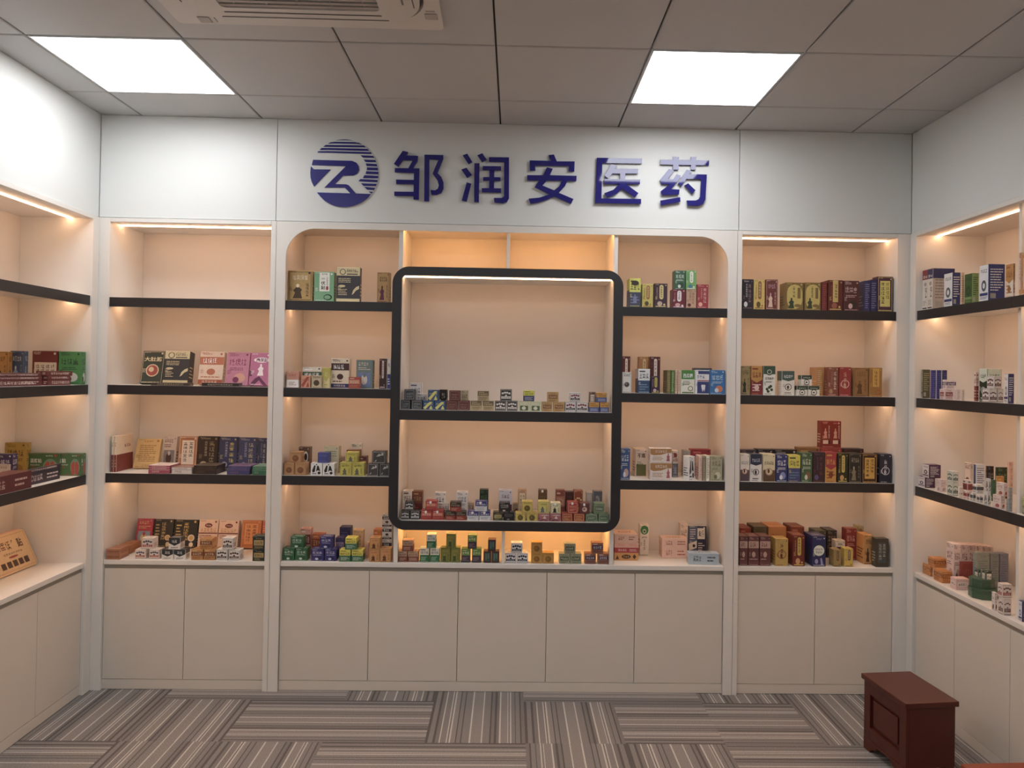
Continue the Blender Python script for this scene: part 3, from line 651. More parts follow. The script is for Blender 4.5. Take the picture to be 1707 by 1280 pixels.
        F.circ(.5, .52, .44, c[2]); F.circ(.5, .52, .40, c[1]); F.row(.20, .53, .80, .60, 5, '3c3440'); F.row(.24, .43, .76, .50, 4, '3c3440'); F.ell(.32, .16, .13, .08, c[3]); F.pg([(.66, .03), (.6, .27), (.72, .27), (.84, .03)], c[3]); F.row(.3, .88, .7, .94, 4, c[3])
    elif d in ('face', 'face2'):
        F.rect(.0, .62, 1, .86, c[3] if False else c[0]); F.row(.12, .78, .88, .88, 4, c[2] if len(c) > 3 else c[1]); F.ell(.5, .42, .28, .16, c[-1] if False else c[2]); F.ell(.5, .42, .14, .08, c[0]); F.rect(.05, .14, .95, .22, c[1]); F.lines(.1, .04, .9, .12, 2, c[1])
    elif d == 'sp4':
        F.rect(0, .76, .5, 1, c[2]); F.rect(.5, .76, 1, 1, c[1])
        for k in (0, .5):
            F.text('SP-4', .08+k, .79, .46+k, .86, c[0]); F.text('SP-4', .28+k, .30, .42+k, .56, '2c2c30', rot=True); F.rect(.04+k, .03, .44+k, .06, '2c2c30'); F.lines(.08+k, .1, .4+k, .24, 4, '8c8884'); F.ell(.3+k, .64, .12, .05, 'b0a8a4')
        F.rect(.495, .03, .505, .76, 'a8a098')
    elif d == 'calli':
        F.rect(.08, .0, .95, .66, c[1])
        for i in range(4): F.colm(.14+.2*i, .06, .27+.2*i, .60, 4, c[2])
        F.row(.05, .90, .3, .96, 5, c[1])
    elif d == 'knee':
        F.ell(.70, .40, .24, .38, '7c9c80'); F.pg([(.53, .06), (.50, .45), (.60, .66), (.68, .60), (.68, .06)], c[1]); F.pg([(.71, .06), (.71, .60), (.80, .66), (.90, .45), (.86, .06)], c[1])
        if txt: F.text(txt, .04, .58, .42 if len(txt) > 1 else .24, .78, c[2]); F.row(.04, .46, .36, .52, 5, c[2]); F.row(.55, .88, .8, .94, 3, c[2])

    if d not in ('flat', 'lay', 'side', 'thin', 'spine', 'sp4', 'face', 'face2') and F.h > .045 and main:
        k = c[1] if c[1] != c[0] else c[2]
        F.row(.06, .945, .34, .985, 4, k); F.lines(.08, .015, .92, .055, 1, k)
        if F.h > .09: F.lines(.06, .33, .22, .46, 4, k); F.ell(.88, .93, .05, .05*F.w/F.h, k, 8)

_cart = {}
def carton_mesh(w, d_, h, des, sid, rnd):
    key = (sid[0] if sid[0] in 'WV' else '', round(w, 3), round(d_, 3), round(h, 3), des)
    txt = ''
    body = des
    if ' :' in des: body, txt = des.split(' :')
    tk = body.split(); dn, c = tk[0], tk[1:]
    bm = bmesh.new(); lay = bm.loops.layers.float_color.new('print')
    bv = min(.0012, w*.08, d_*.08, h*.08)
    addbox(bm, -w/2, w/2, 0, d_, 0, h)
    bmesh.ops.bevel(bm, geom=bm.edges[:], offset=bv, segments=1, affect='EDGES')
    wall = sid[0] in 'WV'
    base_c = c[0]; side_c = c[0]; top_c = c[0]
    if dn in ('flat', 'face2', 'half4'): top_c = c[1]
    if dn == 'flat': top_c = c[1]
    if dn in ('cap', 'half6', 'herb2', 'halves', 'split', 'half5', 'halves2', 'half3', 'leaf'): top_c = c[1]
    if dn in ('halves',): side_c = c[0]; top_c = c[0]
    if dn in ('half3',) : side_c = c[0]
    front_c = base_c
    if wall and dn in ('face', 'face2'): front_c = c[1]; top_c = c[1]
    if dn == 'sp4': front_c = 'c0b4a8'; top_c = c[1]
    bm.normal_update()
    for f in bm.faces:
        n = f.normal
        k = top_c if n.z > .7 else (front_c if n.y < -.7 else (side_c if abs(n.x) > .7 else base_c))
        for l in f.loops: l[lay] = inkc(k)
    i = bv
    Ff = Face(bm, lay, (-w/2+i, 0, i), (1, 0, 0), (0, 0, 1), (0, -1, 0), w-2*i, h-2*i, rnd)
    Fl = Face(bm, lay, (-w/2, d_-i, i), (0, -1, 0), (0, 0, 1), (-1, 0, 0), d_-2*i, h-2*i, rnd)
    Fr = Face(bm, lay, (w/2, i, i), (0, 1, 0), (0, 0, 1), (1, 0, 0), d_-2*i, h-2*i, rnd)
    Ft = Face(bm, lay, (-w/2+i, i, h), (1, 0, 0), (0, 1, 0), (0, 0, 1), w-2*i, d_-2*i, rnd)
    second = c[1] if len(c) > 1 else c[0]
    if wall and dn in ('face', 'face2', 'sp4'):
        design(Fl if sid[0] == 'W' else Fr, dn, txt, c)
        Ff.lines(.1, .25, .9, .9, 9, c[3] if dn == 'sp4' and len(c) > 3 else ('8c8480' if dn == 'sp4' else c[0])); Ff.rect(.1, .06, .45, .2, 'a8a8a0')
        if dn == 'sp4': Ff.rect(0, .76, 1, 1, c[1])
    else:
        design(Ff, dn, txt, c)
        if wall: design(Fl if sid[0] == 'W' else Fr, dn if dn != 'title2' else 'title', txt, c)
        for F_ in ((Fr,) if (wall and sid[0] == 'W') else ((Fl,) if wall else (Fl, Fr))):
            if dn in ('halves', 'half6', 'herb2', 'split', 'half5', 'halves2', 'cap'):
                if dn == 'halves': F_.rect(0, 0, 1, .48, c[1])
                else: F_.rect(0, .60, 1, 1, c[1])
            if dn == 'halves' and F_.w > .05: F_.row(.45, .66, .85, .76, 3, c[1])
            if F_.w > .02 and dn not in ('halves',): F_.lines(.12, .15, .88, .55, 4, c[2] if len(c) > 2 and c[2] != side_c else second)
    # tuck-flap seam and small print on the lid
    Ft.rect(.0, .035, 1, .035+.0012/max(Ft.h, .01), '6c645c')
    if Ft.h > .02: Ft.row(.2, .3, .8, .3+min(.4, .35*Ft.w/Ft.h), 5, second if second != top_c else c[0])
    me = bpy.data.meshes.new('carton'); bm.to_mesh(me); bm.free()
    me.materials.append(M['print'])
    return me

def kind_of(w, d_, h, dn, look):
    if dn == 'flat' or dn == 'lay' or dn == 'side' or dn == 'thin': return 'flat_carton', 'box'
    if h < .075 and abs(w-d_) < .03: return 'cube_carton', 'box'
    return 'medicine_carton', 'box'
stk_bm = bmesh.new(); addbox(stk_bm, -.005, .005, -.0006, 0, -.006, .006)
stk_me = bpy.data.meshes.new('price_sticker'); stk_bm.to_mesh(stk_me); stk_bm.free(); stk_me.materials.append(M['sticker'])
def place_items(data):
    cache = {}
    for idx, ln in enumerate(data.strip().split('\n')):
        sid, x, y, z, w, d_, h, rot, lean, st, des, lab, grp = ln.split('|')
        x, y, z, w, d_, h, rot, lean = map(float, (x, y, z, w, d_, h, rot, lean))
        key = (sid[0], des)
        near = None
        for (w2, d2, h2, me2) in cache.get(key, []):
            if abs(w-w2) < .0012 and abs(d_-d2) < .0012 and abs(h-h2) < .0012: near = me2; break
        if near is None:
            near = carton_mesh(w, d_, h, des, sid, random.Random(idx*7+3)); cache.setdefault(key, []).append((w, d_, h, near))
        k, cat = kind_of(w, d_, h, des.split()[0], lab)
        o = bpy.data.objects.new(k, near); C.objects.link(o)
        o.location = (x, y, z+.0003+d_*math.sin(math.radians(lean))); o.rotation_euler = (-math.radians(lean), 0, math.radians(rot))
        o['label'] = lab; o['category'] = cat
        if grp == '1':
            parts = lab.split(', '); o['group'] = parts[0]+'s, '+parts[-1]
        if st == '1':
            s_ = bpy.data.objects.new('price_sticker', stk_me); C.objects.link(s_); s_.parent = o; s_.location = (-w*.05, -.0012, h-.007); s_['label'] = 'small white sticker'

# type-shelf | x | y | z | width | depth | height | turn | lean | sticker | artwork and colours | label | grouped
ITEMS = """
L2|0.1999|0.1|1.513|0.113|0.03|0.172|0|13|0|round 3a4238 e0c9a0 b04a38 e8d9a8 :大肚脐|dark green box with gold edge and round photo, left bay second shelf|0
L2|0.3404|0.06|1.513|0.1271|0.06|0.1675|0|10|0|leaf 3c3a3e e2cf9a|charcoal and cream box with leaf print, left bay second shelf|0
L2|0.507|0.08|1.513|0.1235|0.035|0.1724|0|12|0|band f0d2b8 c8704a ffffff b4502c|cream and orange patch box, left bay second shelf|0
L2|0.6485|0.06|1.513|0.1155|0.025|0.1733|0|12|0|title d184a0 8c2f60 e8a890|dusty pink patch box, left bay second shelf|0
L2|0.764|0.05|1.513|0.1005|0.025|0.172|0|12|0|ribbon c9709c fff2f4 6a2c58 :麻尿贴|magenta box with ribbon print, left bay second shelf|0
L2|0.3414|0.005|1.513|0.1891|0.05|0.014|0|0|0|thin 4c3f38 c9b98c|thin dark flat box below the green one, left bay second shelf|0
L2|0.5884|0.005|1.513|0.1837|0.05|0.0166|0|0|0|thin 3a3030 d8ccb0|thin dark flat box below the pink ones, left bay second shelf|0
L3|0.0506|0.03|1.073|0.0121|0.17|0.1808|0|0|0|halves f0dcc0 8a3030 8a3030 c0a060|cream over maroon upright box, left one of two, left bay third shelf|1
L3|0.0649|0.03|1.073|0.0121|0.17|0.181|0|0|0|halves f0dcc0 8a3030 8a3030 c0a060|cream over maroon upright box, right one of two, left bay third shelf|1
L3|0.1523|0.16|1.073|0.1254|0.02|0.1561|0|18|0|lines e2bd74 a87c3c|gold lined leaning plaque box, left bay third shelf|0
L3|0.2533|0.2|1.073|0.0738|0.03|0.1653|0|8|0|photo d8c9bc 8a8c90 5a3a34|grey and white box with photo print, left bay third shelf|0
L3|0.368|0.16|1.073|0.0948|0.03|0.1711|0|6|0|panel c07a48 f6ead8 54382c|orange brown box with white label, left bay third shelf|0
L3|0.4755|0.15|1.073|0.1039|0.03|0.1735|0|6|0|vtitle 3a2c28 a89468 c8b48c|dark brown box with vertical title, left bay third shelf|0
L3|0.5833|0.14|1.073|0.093|0.03|0.1728|0|6|0|vtitle 3a4068 ded070 b8bcd8|navy box with yellow title beside brown one, left bay third shelf|0
L3|0.6862|0.13|1.073|0.0913|0.03|0.172|0|6|0|vtitle 424a74 c8bc88 b0b4d0|navy box with pale title, left bay third shelf|0
L3|0.7656|0.12|1.073|0.0497|0.03|0.171|0|6|0|vtitle 3a3e60 b0a890 9aa0c0|dark navy box at far right, left bay third shelf|0
L3|0.2968|0|1.073|0.1056|0.12|0.0195|0|0|0|flat b8506c f6e6de|pink white-topped flat box, bottom, left bay third shelf|1
L3|0.2965|0|1.0925|0.1056|0.12|0.0111|0|0|0|flat b8506c f6e6de|pink white-topped flat box, middle, left bay third shelf|1
L3|0.2977|0|1.1035|0.1056|0.12|0.0114|0|0|0|flat b8506c f6e6de|pink white-topped flat box, top, left bay third shelf|1
L3|0.4086|0|1.073|0.0983|0.1|0.021|0|0|0|flat ece2da 9a6a60|white flat box, lower, left bay third shelf|1
L3|0.4084|0|1.094|0.0983|0.1|0.012|0|0|0|flat ece2da 9a6a60|white flat box, upper, left bay third shelf|1
L3|0.5221|0|1.073|0.1178|0.12|0.0226|0|0|0|flat 40302a 6a5848|black brown flat box, bottom, left bay third shelf|1
L3|0.5241|0|1.0956|0.1163|0.12|0.0111|0|0|0|flat 40302a 6a5848|black brown flat box, middle, left bay third shelf|1
L3|0.5261|0|1.1067|0.1148|0.12|0.0099|0|0|0|flat 40302a 6a5848|black brown flat box, top, left bay third shelf|1
L3|0.6886|0|1.073|0.1121|0.12|0.0234|0|0|0|flat 4c4a80 8c6a90|purple flat box, lower, left bay third shelf|1
L3|0.6914|0|1.0964|0.1121|0.12|0.0105|0|0|0|flat 4c4a80 8c6a90|purple flat box, middle, left bay third shelf|1
L3|0.6941|0|1.1069|0.1121|0.12|0.0105|0|0|0|flat 4c4a80 8c6a90|purple flat box, top, left bay third shelf|1
L3|0.7945|0|1.073|0.0739|0.12|0.0233|0|0|0|flat 3c7a58 8cb49c|green flat box, lower, left bay third shelf|1
L3|0.7948|0|1.0963|0.072|0.12|0.0105|0|0|0|flat 3c7a58 8cb49c|green flat box, middle, left bay third shelf|1
L3|0.7954|0|1.1068|0.0705|0.12|0.0105|0|0|0|flat 3c7a58 8cb49c|green flat box, top, left bay third shelf|1
L4|0.0809|0|0.643|0.0651|0.09|0.0261|0|0|0|lay b87850 8c4c30|brown orange flat carton, lower, left bay counter|1
L4|0.0803|0|0.6691|0.0651|0.09|0.0253|0|0|0|lay b87850 8c4c30|brown orange flat carton, upper, left bay counter|1
L4|0.0734|0.12|0.643|0.0629|0.12|0.044|0|0|0|lay c08050 94502c|orange carton behind the brown ones, left bay counter|0
L4|0.1072|0.25|0.643|0.084|0.03|0.149|0|12|0|photo c03848 90a0b0 e0c080|red box with grey portrait, left bay counter|0
L4|0.2073|0.25|0.643|0.1014|0.03|0.1471|0|12|0|seal 33312c c8a868 e8c890|black box with gold seal and title, left bay counter|0
L4|0.3256|0.25|0.643|0.1236|0.03|0.1454|0|12|0|seal 2f2e2a e0b860 f0e0d0|wide black box with gold title, left bay counter|0
L4|0.4439|0.25|0.643|0.1016|0.03|0.1468|0|12|0|oval f2cdb4 7a2c20 d89a50|pale pink box with maroon oval, left one of two, left bay counter|1
L4|0.5514|0.25|0.643|0.1049|0.03|0.145|0|12|0|oval f2cdb4 7a2c20 d89a50|pale pink box with maroon oval, right one of two, left bay counter|1
L4|0.6724|0.25|0.643|0.1035|0.03|0.1465|0|12|0|panel d07838 e89850 8c3820|orange box with framed crest, left bay counter|0
L4|0.7429|0.24|0.643|0.0195|0.03|0.1461|0|12|0|plain d86840 f0a070|narrow red orange box, left bay counter|0
L4|0.2044|0.02|0.643|0.0525|0.055|0.0468|0|0|0|cube ece0d4 5c5a6a c05038|white box with grey scallop print, bottom left of three, left bay counter|1
L4|0.2735|0.02|0.643|0.051|0.055|0.0476|0|0|0|cube ece0d4 5c5a6a c05038|white box with grey scallop print, bottom right of three, left bay counter|1
L4|0.2342|0.03|0.6906|0.0586|0.055|0.0543|0|0|0|cube ece0d4 5c5a6a c05038|white box with grey scallop print, topmost of three, left bay counter|1
L4|0.3433|0.01|0.643|0.0569|0.055|0.0507|0|0|0|cap f0ebe2 33383c|white box with black pointed cap, bottom left of three, left bay counter|1
L4|0.4041|0.01|0.643|0.0569|0.055|0.0514|0|0|0|cap f0ebe2 33383c|white box with black pointed cap, bottom right of three, left bay counter|1
L4|0.3769|0.01|0.6944|0.0584|0.055|0.058|0|0|0|cap f0ebe2 33383c|white box with black pointed cap, topmost of three, left bay counter|1
L4|0.4896|0.01|0.643|0.0584|0.06|0.0524|0|0|0|strip c88c44 8c3c24 e8d8a0|golden brown striped box, bottom left of three, left bay counter|1
L4|0.5513|0.01|0.643|0.057|0.06|0.0531|0|0|0|strip c88c44 8c3c24 e8d8a0|golden brown striped box, bottom right of three, left bay counter|1
L4|0.5292|0.02|0.6961|0.0616|0.06|0.0515|0|0|0|strip c88c44 8c3c24 e8d8a0|golden brown striped box, topmost of three, left bay counter|1
L4|0.613|0.01|0.643|0.0556|0.06|0.0538|0|0|0|cube f2ece4 5c3c34 5c3c34|white box with brown label, bottom left of three, left bay counter|1
L4|0.6741|0.01|0.643|0.0556|0.06|0.0515|0|0|0|cube f2ece4 5c3c34 5c3c34|white box with brown label, bottom right of three, left bay counter|1
L4|0.6401|0.01|0.6968|0.0526|0.06|0.0572|0|0|0|cube f2ece4 5c3c34 5c3c34|white box with brown label, topmost of three, left bay counter|1
L4|0.7994|0|0.643|0.0615|0.07|0.0582|0|0|0|label 2c3a38 c8a860 2c3a38|black green box, lower, left bay counter|1
L4|0.7981|0|0.7012|0.0615|0.07|0.0658|0|0|0|label 2c3a38 c8a860 2c3a38|black green box, upper, left bay counter|1
C1|0.9702|0.03|1.95|0.1233|0.04|0.1549|0|0|0|figure bf9a52 4c3c28 f0dcc0|square khaki gold box with standing figure, top shelf left of black frame|0
C1|1.0906|0.03|1.95|0.1002|0.05|0.1512|0|0|0|vlabel 7eb88a f2f4e8 242c28 a83c34 :三伏贴|green box with white 三伏贴 label, top shelf left of black frame|0
C1|1.2119|0.03|1.95|0.12|0.04|0.1764|0|0|0|leaf 46434a e6d5a0|charcoal and cream leaf box, top shelf left of black frame|0
C1|1.3895|0.03|1.95|0.0627|0.05|0.154|0|0|0|figure c49a54 6c2c50 5c2c28|gold box with purple figures, top shelf left of black frame|0
C2|0.9471|0.01|1.513|0.0619|0.05|0.0812|0|0|0|halves d89880 fbf6f4 c0604c a84838|salmon box with white label, second shelf left of black frame|0
C2|1.013|0.01|1.513|0.0461|0.05|0.0612|0|0|0|diag e0a080 b84c34|small salmon box with diagonal print, second shelf left of black frame|0
C2|1.0666|0.01|1.513|0.0515|0.05|0.0621|0|0|0|round d8c49c 5c4c38 5c4c38 5c4c38|cream box with brown round seal, second shelf left of black frame|0
C2|1.0281|0.07|1.513|0.098|0.03|0.1041|0|0|0|strip ece4d4 4f6a4c ffffff|white box with green title band, second shelf left of black frame|0
C2|1.1099|0.03|1.513|0.0352|0.05|0.1022|0|0|0|cap e8d898 c8c048|yellow white slim box, second shelf left of black frame|0
C2|1.1734|0.06|1.513|0.0934|0.04|0.1509|0|0|0|band f2dfc2 54302c ffffff 3c3c78|cream box with violet bottom band, second shelf left of black frame|0
C2|1.2557|0.01|1.513|0.057|0.04|0.0573|0|0|0|strip b84838 d89070 f0d8c0|small red box, second shelf left of black frame|0
C2|1.2969|0.06|1.513|0.0843|0.05|0.1453|0|0|0|photo 7c9088 7c90c0 f0e0d0|grey green box with blue photo, second shelf left of black frame|0
C2|1.3907|0.05|1.513|0.034|0.05|0.1529|0|0|0|pill 4c3030 e8c8c0 5c3030 4c3030|dark brown box with pale oval label, second shelf left of black frame|0
C2|1.4288|0.01|1.513|0.0186|0.05|0.1558|0|0|0|halves f4ece4 3c4a90 3c4a90 ffffff|slim white and blue box, second shelf left of black frame|0
C3|0.9383|0.01|1.073|0.0529|0.06|0.0632|0|0|0|round c8945c 9a6434 8c5430 b07840|tan printed cube, bottom left of three, third shelf left of black frame|1
C3|0.9951|0.01|1.073|0.0559|0.06|0.064|0|0|0|round c8945c 9a6434 8c5430 b07840|tan printed cube, bottom right of three, third shelf left of black frame|1
C3|0.9694|0.01|1.137|0.0574|0.06|0.0526|0|0|0|round c8945c 9a6434 8c5430 b07840|tan printed cube, topmost of three, third shelf left of black frame|1
C3|0.9887|0.1|1.073|0.0557|0.05|0.1335|0|0|0|letter 6c4c38 f0ece0 3c3028|brown box with white letter mark, third shelf left of black frame|0
C3|1.0753|0.01|1.073|0.0574|0.06|0.0621|0|0|0|brush f2f2f0 262626|white cube with black brushwork, left one of two, third shelf left of black frame|1
C3|1.1356|0.01|1.073|0.0569|0.06|0.0629|0|0|0|brush f2f2f0 262626|white cube with black brushwork, right one of two, third shelf left of black frame|1
C3|1.1049|0.02|1.1359|0.0546|0.055|0.0512|0|0|0|plain 48509a 6870b0|blue cube, on top of white cubes, third shelf left of black frame|0
C3|1.1213|0.12|1.073|0.0792|0.06|0.1366|0|0|0|plain d8d4b4 7c9a70|pale green box at back, third shelf left of black frame|0
C3|1.2215|0.01|1.073|0.059|0.06|0.0671|0|0|0|figure d8cc40 6c6c60 3c3c30|bright yellow cube, bottom left of three, third shelf left of black frame|1
C3|1.283|0.01|1.073|0.0591|0.06|0.068|0|0|0|figure d8cc40 6c6c60 3c3c30|bright yellow cube, bottom right of three, third shelf left of black frame|1
C3|1.2477|0.02|1.141|0.0577|0.06|0.0497|0|0|0|figure d8cc40 6c6c60 3c3c30|bright yellow cube, topmost of three, third shelf left of black frame|1
C3|1.2377|0.19|1.073|0.0571|0.03|0.1475|0|0|0|title ece8d8 3c6c58 b0b8a0|white box with green title at back, third shelf left of black frame|0
C3|1.2371|0.11|1.073|0.0683|0.05|0.1207|0|0|0|plain 8c5c30 c89858|brown box behind yellow cubes, third shelf left of black frame|0
C3|1.2934|0.08|1.073|0.0357|0.06|0.0907|0|0|0|strip 6c3430 c89080 e0c0b0|maroon box behind yellow cubes, third shelf left of black frame|0
C3|1.3584|0.01|1.073|0.0558|0.06|0.063|0|0|0|marble 4c4846 c8c4c0|dark grey cube, bottom left of three, third shelf left of black frame|1
C3|1.4159|0.01|1.073|0.0522|0.06|0.0638|0|0|0|marble 4c4846 c8c4c0|dark grey cube, bottom right of three, third shelf left of black frame|1
C3|1.3864|0.01|1.1368|0.0697|0.06|0.0629|0|0|0|marble 4c4846 c8c4c0|dark grey cube, topmost of three, third shelf left of black frame|1
C3|1.1435|0.182|1.073|0.0476|0.06|0.0744|0|0|0|strip d8b8b0 9c6878 ffffff|pinkish box at back, third shelf left of black frame|0
C4|0.9426|0.02|0.643|0.0571|0.06|0.0613|0|0|0|title 2f6a44 d8ead8 2a5c3c|dark green cube, bottom left of three, counter left of black frame|1
C4|1.0051|0.02|0.643|0.0599|0.06|0.062|0|0|0|title 2f6a44 d8ead8 2a5c3c|dark green cube, bottom right of three, counter left of black frame|1
C4|0.9826|0.02|0.705|0.0635|0.06|0.0584|0|0|0|title 2f6a44 d8ead8 2a5c3c|dark green cube, topmost of three, counter left of black frame|1
C4|0.9935|0.14|0.643|0.0546|0.05|0.1371|0|0|0|strip e8b0a0 8c3434 f8e0d8|pink box with maroon band at back, counter left of black frame|0
C4|1.0599|0.13|0.643|0.0607|0.05|0.1121|0|0|0|strip d07038 a03c20 f0b070|orange red box at back, counter left of black frame|0
C4|1.0858|0.02|0.643|0.0635|0.06|0.06|0|0|0|title 39357a d8d8f0 2c2860|violet blue cube, bottom left of three, counter left of black frame|1
C4|1.1514|0.02|0.643|0.0585|0.06|0.0607|0|0|0|title 39357a d8d8f0 2c2860|violet blue cube, bottom right of three, counter left of black frame|1
C4|1.1282|0.02|0.7037|0.0636|0.06|0.0615|0|0|0|title 39357a d8d8f0 2c2860|violet blue cube, topmost of three, counter left of black frame|1
C4|1.1948|0.15|0.643|0.0565|0.06|0.1447|0|0|0|plain 35315c 5c5890|tall dark blue box at back, counter left of black frame|0
C4|1.1823|0.09|0.643|0.0434|0.05|0.1034|0|0|0|strip 45386c b090b0 5c4878|small purple box behind, counter left of black frame|0
C4|1.2259|0.01|0.643|0.0569|0.06|0.0593|0|0|0|split 3f7a58 e8dc38 2c4a2c d8e8d8|yellow over green cube, bottom left of three, counter left of black frame|1
C4|1.2876|0.01|0.643|0.0575|0.06|0.0601|0|0|0|split 3f7a58 e8dc38 2c4a2c d8e8d8|yellow over green cube, bottom right of three, counter left of black frame|1
C4|1.2543|0.01|0.7031|0.056|0.06|0.0582|0|0|0|split 3f7a58 e8dc38 2c4a2c d8e8d8|yellow over green cube, topmost of three, counter left of black frame|1
C4|1.2677|0.12|0.643|0.053|0.05|0.1367|0|0|0|vtitle ecc088 b06838 c88850|cream orange box at back, counter left of black frame|0
C4|1.3724|0.01|0.643|0.0531|0.06|0.0625|0|0|0|figure e0a054 6c3c20 c8602c|orange printed cube, bottom left, counter left of black frame|1
C4|1.4286|0.01|0.643|0.0546|0.06|0.0677|0|0|0|figure e0a054 6c3c20 c8602c|orange printed cube, bottom right, counter left of black frame|1
C4|1.3741|0.01|0.7055|0.0527|0.06|0.0587|0|0|0|figure e0a054 6c3c20 c8602c|orange printed cube, topmost, counter left of black frame|1
C4|1.368|0.12|0.643|0.0407|0.06|0.1395|0|0|0|strip d88040 b05024 f0b070|orange box at back, counter left of black frame|0
C4|1.4253|0.075|0.643|0.0494|0.05|0.1003|0|0|0|band d8d4cc 3c3434 ffffff 3c3434|grey white box with dark band, lowest, counter left of black frame|1
C4|1.4241|0.075|0.7433|0.0494|0.05|0.0643|0|0|0|band d8d4cc 3c3434 ffffff 3c3434|grey white box with dark band, middle, counter left of black frame|1
C4|1.4229|0.075|0.8076|0.0494|0.05|0.0628|0|0|0|band d8d4cc 3c3434 ffffff 3c3434|grey white box with dark band, top, counter left of black frame|1
C4|1.3201|0.08|0.643|0.0204|0.04|0.0796|0|0|0|plain ecb898 d89870|small peach box, counter left of black frame|0
F1|1.5161|0.01|1.412|0.0448|0.055|0.0465|0|0|0|frame 45474c a8a8ac|dark grey cube with framed title, bottom left of three, upper level inside black frame|1
F1|1.5716|0.01|1.412|0.0545|0.055|0.0474|0|0|0|frame 45474c a8a8ac|dark grey cube with framed title, bottom right of three, upper level inside black frame|1
F1|1.535|0.01|1.4594|0.0533|0.055|0.0539|0|0|0|frame 45474c a8a8ac|dark grey cube with framed title, topmost of three, upper level inside black frame|1
F1|1.5541|0.09|1.412|0.0621|0.05|0.1338|0|0|0|split 7484b8 f0ece8 6c4c7c ffffff|white and blue box at back, upper level inside black frame|0
F1|1.5881|0.07|1.412|0.0557|0.02|0.0793|0|0|0|title ece4dc 5c504c c8b8b0|small white box behind, upper level inside black frame|0
F1|1.6308|0.01|1.412|0.0558|0.055|0.0453|0|0|0|diag 3a5c8c e8e070|blue and yellow striped cube, bottom left of three, upper level inside black frame|1
F1|1.6898|0.01|1.412|0.0555|0.055|0.0462|0|0|0|diag 3a5c8c e8e070|blue and yellow striped cube, bottom right of three, upper level inside black frame|1
F1|1.6542|0.01|1.4582|0.0534|0.055|0.0539|0|0|0|diag 3a5c8c e8e070|blue and yellow striped cube, topmost of three, upper level inside black frame|1
F1|1.6989|0.08|1.412|0.0405|0.05|0.1009|0|0|0|cap d8c8b0 33261e|cream and black box behind, upper level inside black frame|0
F1|1.7492|0.01|1.412|0.0522|0.055|0.0471|0|0|0|frame 6c3630 b08478|maroon cube, bottom left of three, upper level inside black frame|1
F1|1.8086|0.01|1.412|0.058|0.055|0.0481|0|0|0|frame 6c3630 b08478|maroon cube, bottom right of three, upper level inside black frame|1
F1|1.7619|0.01|1.4601|0.0552|0.055|0.0507|0|0|0|frame 6c3630 b08478|maroon cube, topmost of three, upper level inside black frame|1
F1|1.8082|0.08|1.412|0.0375|0.05|0.0995|0|0|0|title ccb890 7c6848 b09868|cream box behind maroon cubes, upper level inside black frame|0
F1|1.8704|0.01|1.412|0.0556|0.055|0.0475|0|0|0|split c8b080 7c6844 e0d0a0 6c5838|olive tan cube, bottom left of three, upper level inside black frame|1
F1|1.9315|0.01|1.412|0.0544|0.055|0.0485|0|0|0|split c8b080 7c6844 e0d0a0 6c5838|olive tan cube, bottom right of three, upper level inside black frame|1
F1|1.9054|0.01|1.4605|0.0565|0.055|0.0496|0|0|0|split c8b080 7c6844 e0d0a0 6c5838|olive tan cube, topmost of three, upper level inside black frame|1
F1|1.9941|0.01|1.412|0.0566|0.055|0.0495|0|0|0|cube 3c322e e8e4dc e8e4dc|black brown cube with ring, bottom left of three, upper level inside black frame|1
F1|2.0532|0.01|1.412|0.0536|0.055|0.0504|0|0|0|cube 3c322e e8e4dc e8e4dc|black brown cube with ring, bottom right of three, upper level inside black frame|1
F1|2.0211|0.01|1.4624|0.0581|0.055|0.0586|0|0|0|cube 3c322e e8e4dc e8e4dc|black brown cube with ring, topmost of three, upper level inside black frame|1
F1|2.1132|0.01|1.412|0.0552|0.055|0.0499|0|0|0|photo d8d8b0 5c6c4c e8e8d0|cream cube with green portrait, left one of two, upper level inside black frame|1
F1|2.1721|0.01|1.412|0.0546|0.055|0.0508|0|0|0|photo d8d8b0 5c6c4c e8e8d0|cream cube with green portrait, right one of two, upper level inside black frame|1
F1|2.1366|0.01|1.4628|0.0552|0.055|0.0541|0|0|0|split 44507c e0e034 2c2c2c c8c8e0|yellow and blue cube, on top of portrait cubes, upper level inside black frame|0
F1|2.2303|0.01|1.412|0.0543|0.055|0.0487|0|0|0|label c8a060 8c5830 e8c890|golden tan cube, bottom left of three, upper level inside black frame|1
F1|2.2902|0.01|1.412|0.0538|0.055|0.0496|0|0|0|label c8a060 8c5830 e8c890|golden tan cube, bottom right of three, upper level inside black frame|1
F1|2.2589|0.01|1.4616|0.0565|0.055|0.0496|0|0|0|label c8a060 8c5830 e8c890|golden tan cube, topmost of three, upper level inside black frame|1
F1|2.3484|0.01|1.412|0.0544|0.055|0.0505|0|0|0|cube e8e4e0 8c3c4c 2c2c34|white cube with maroon band, bottom left of three, upper level inside black frame|1
F1|2.4074|0.01|1.412|0.0569|0.055|0.0515|0|0|0|cube e8e4e0 8c3c4c 2c2c34|white cube with maroon band, bottom right of three, upper level inside black frame|1
F1|2.3714|0.01|1.4635|0.0544|0.055|0.0465|0|0|0|cube e8e4e0 8c3c4c 2c2c34|white cube with maroon band, topmost of three, upper level inside black frame|1
F1|2.4665|0.07|1.412|0.033|0.04|0.1011|0|0|0|panel 6c4434 f2e8d8 3c2c24|white box with brown border at back, upper level inside black frame|0
F1|2.4681|0.01|1.412|0.0514|0.055|0.0494|0|0|0|split 4c5c98 e0a030 6c4c20 c8d0f0|orange over blue cube, bottom left of three, upper level inside black frame|1
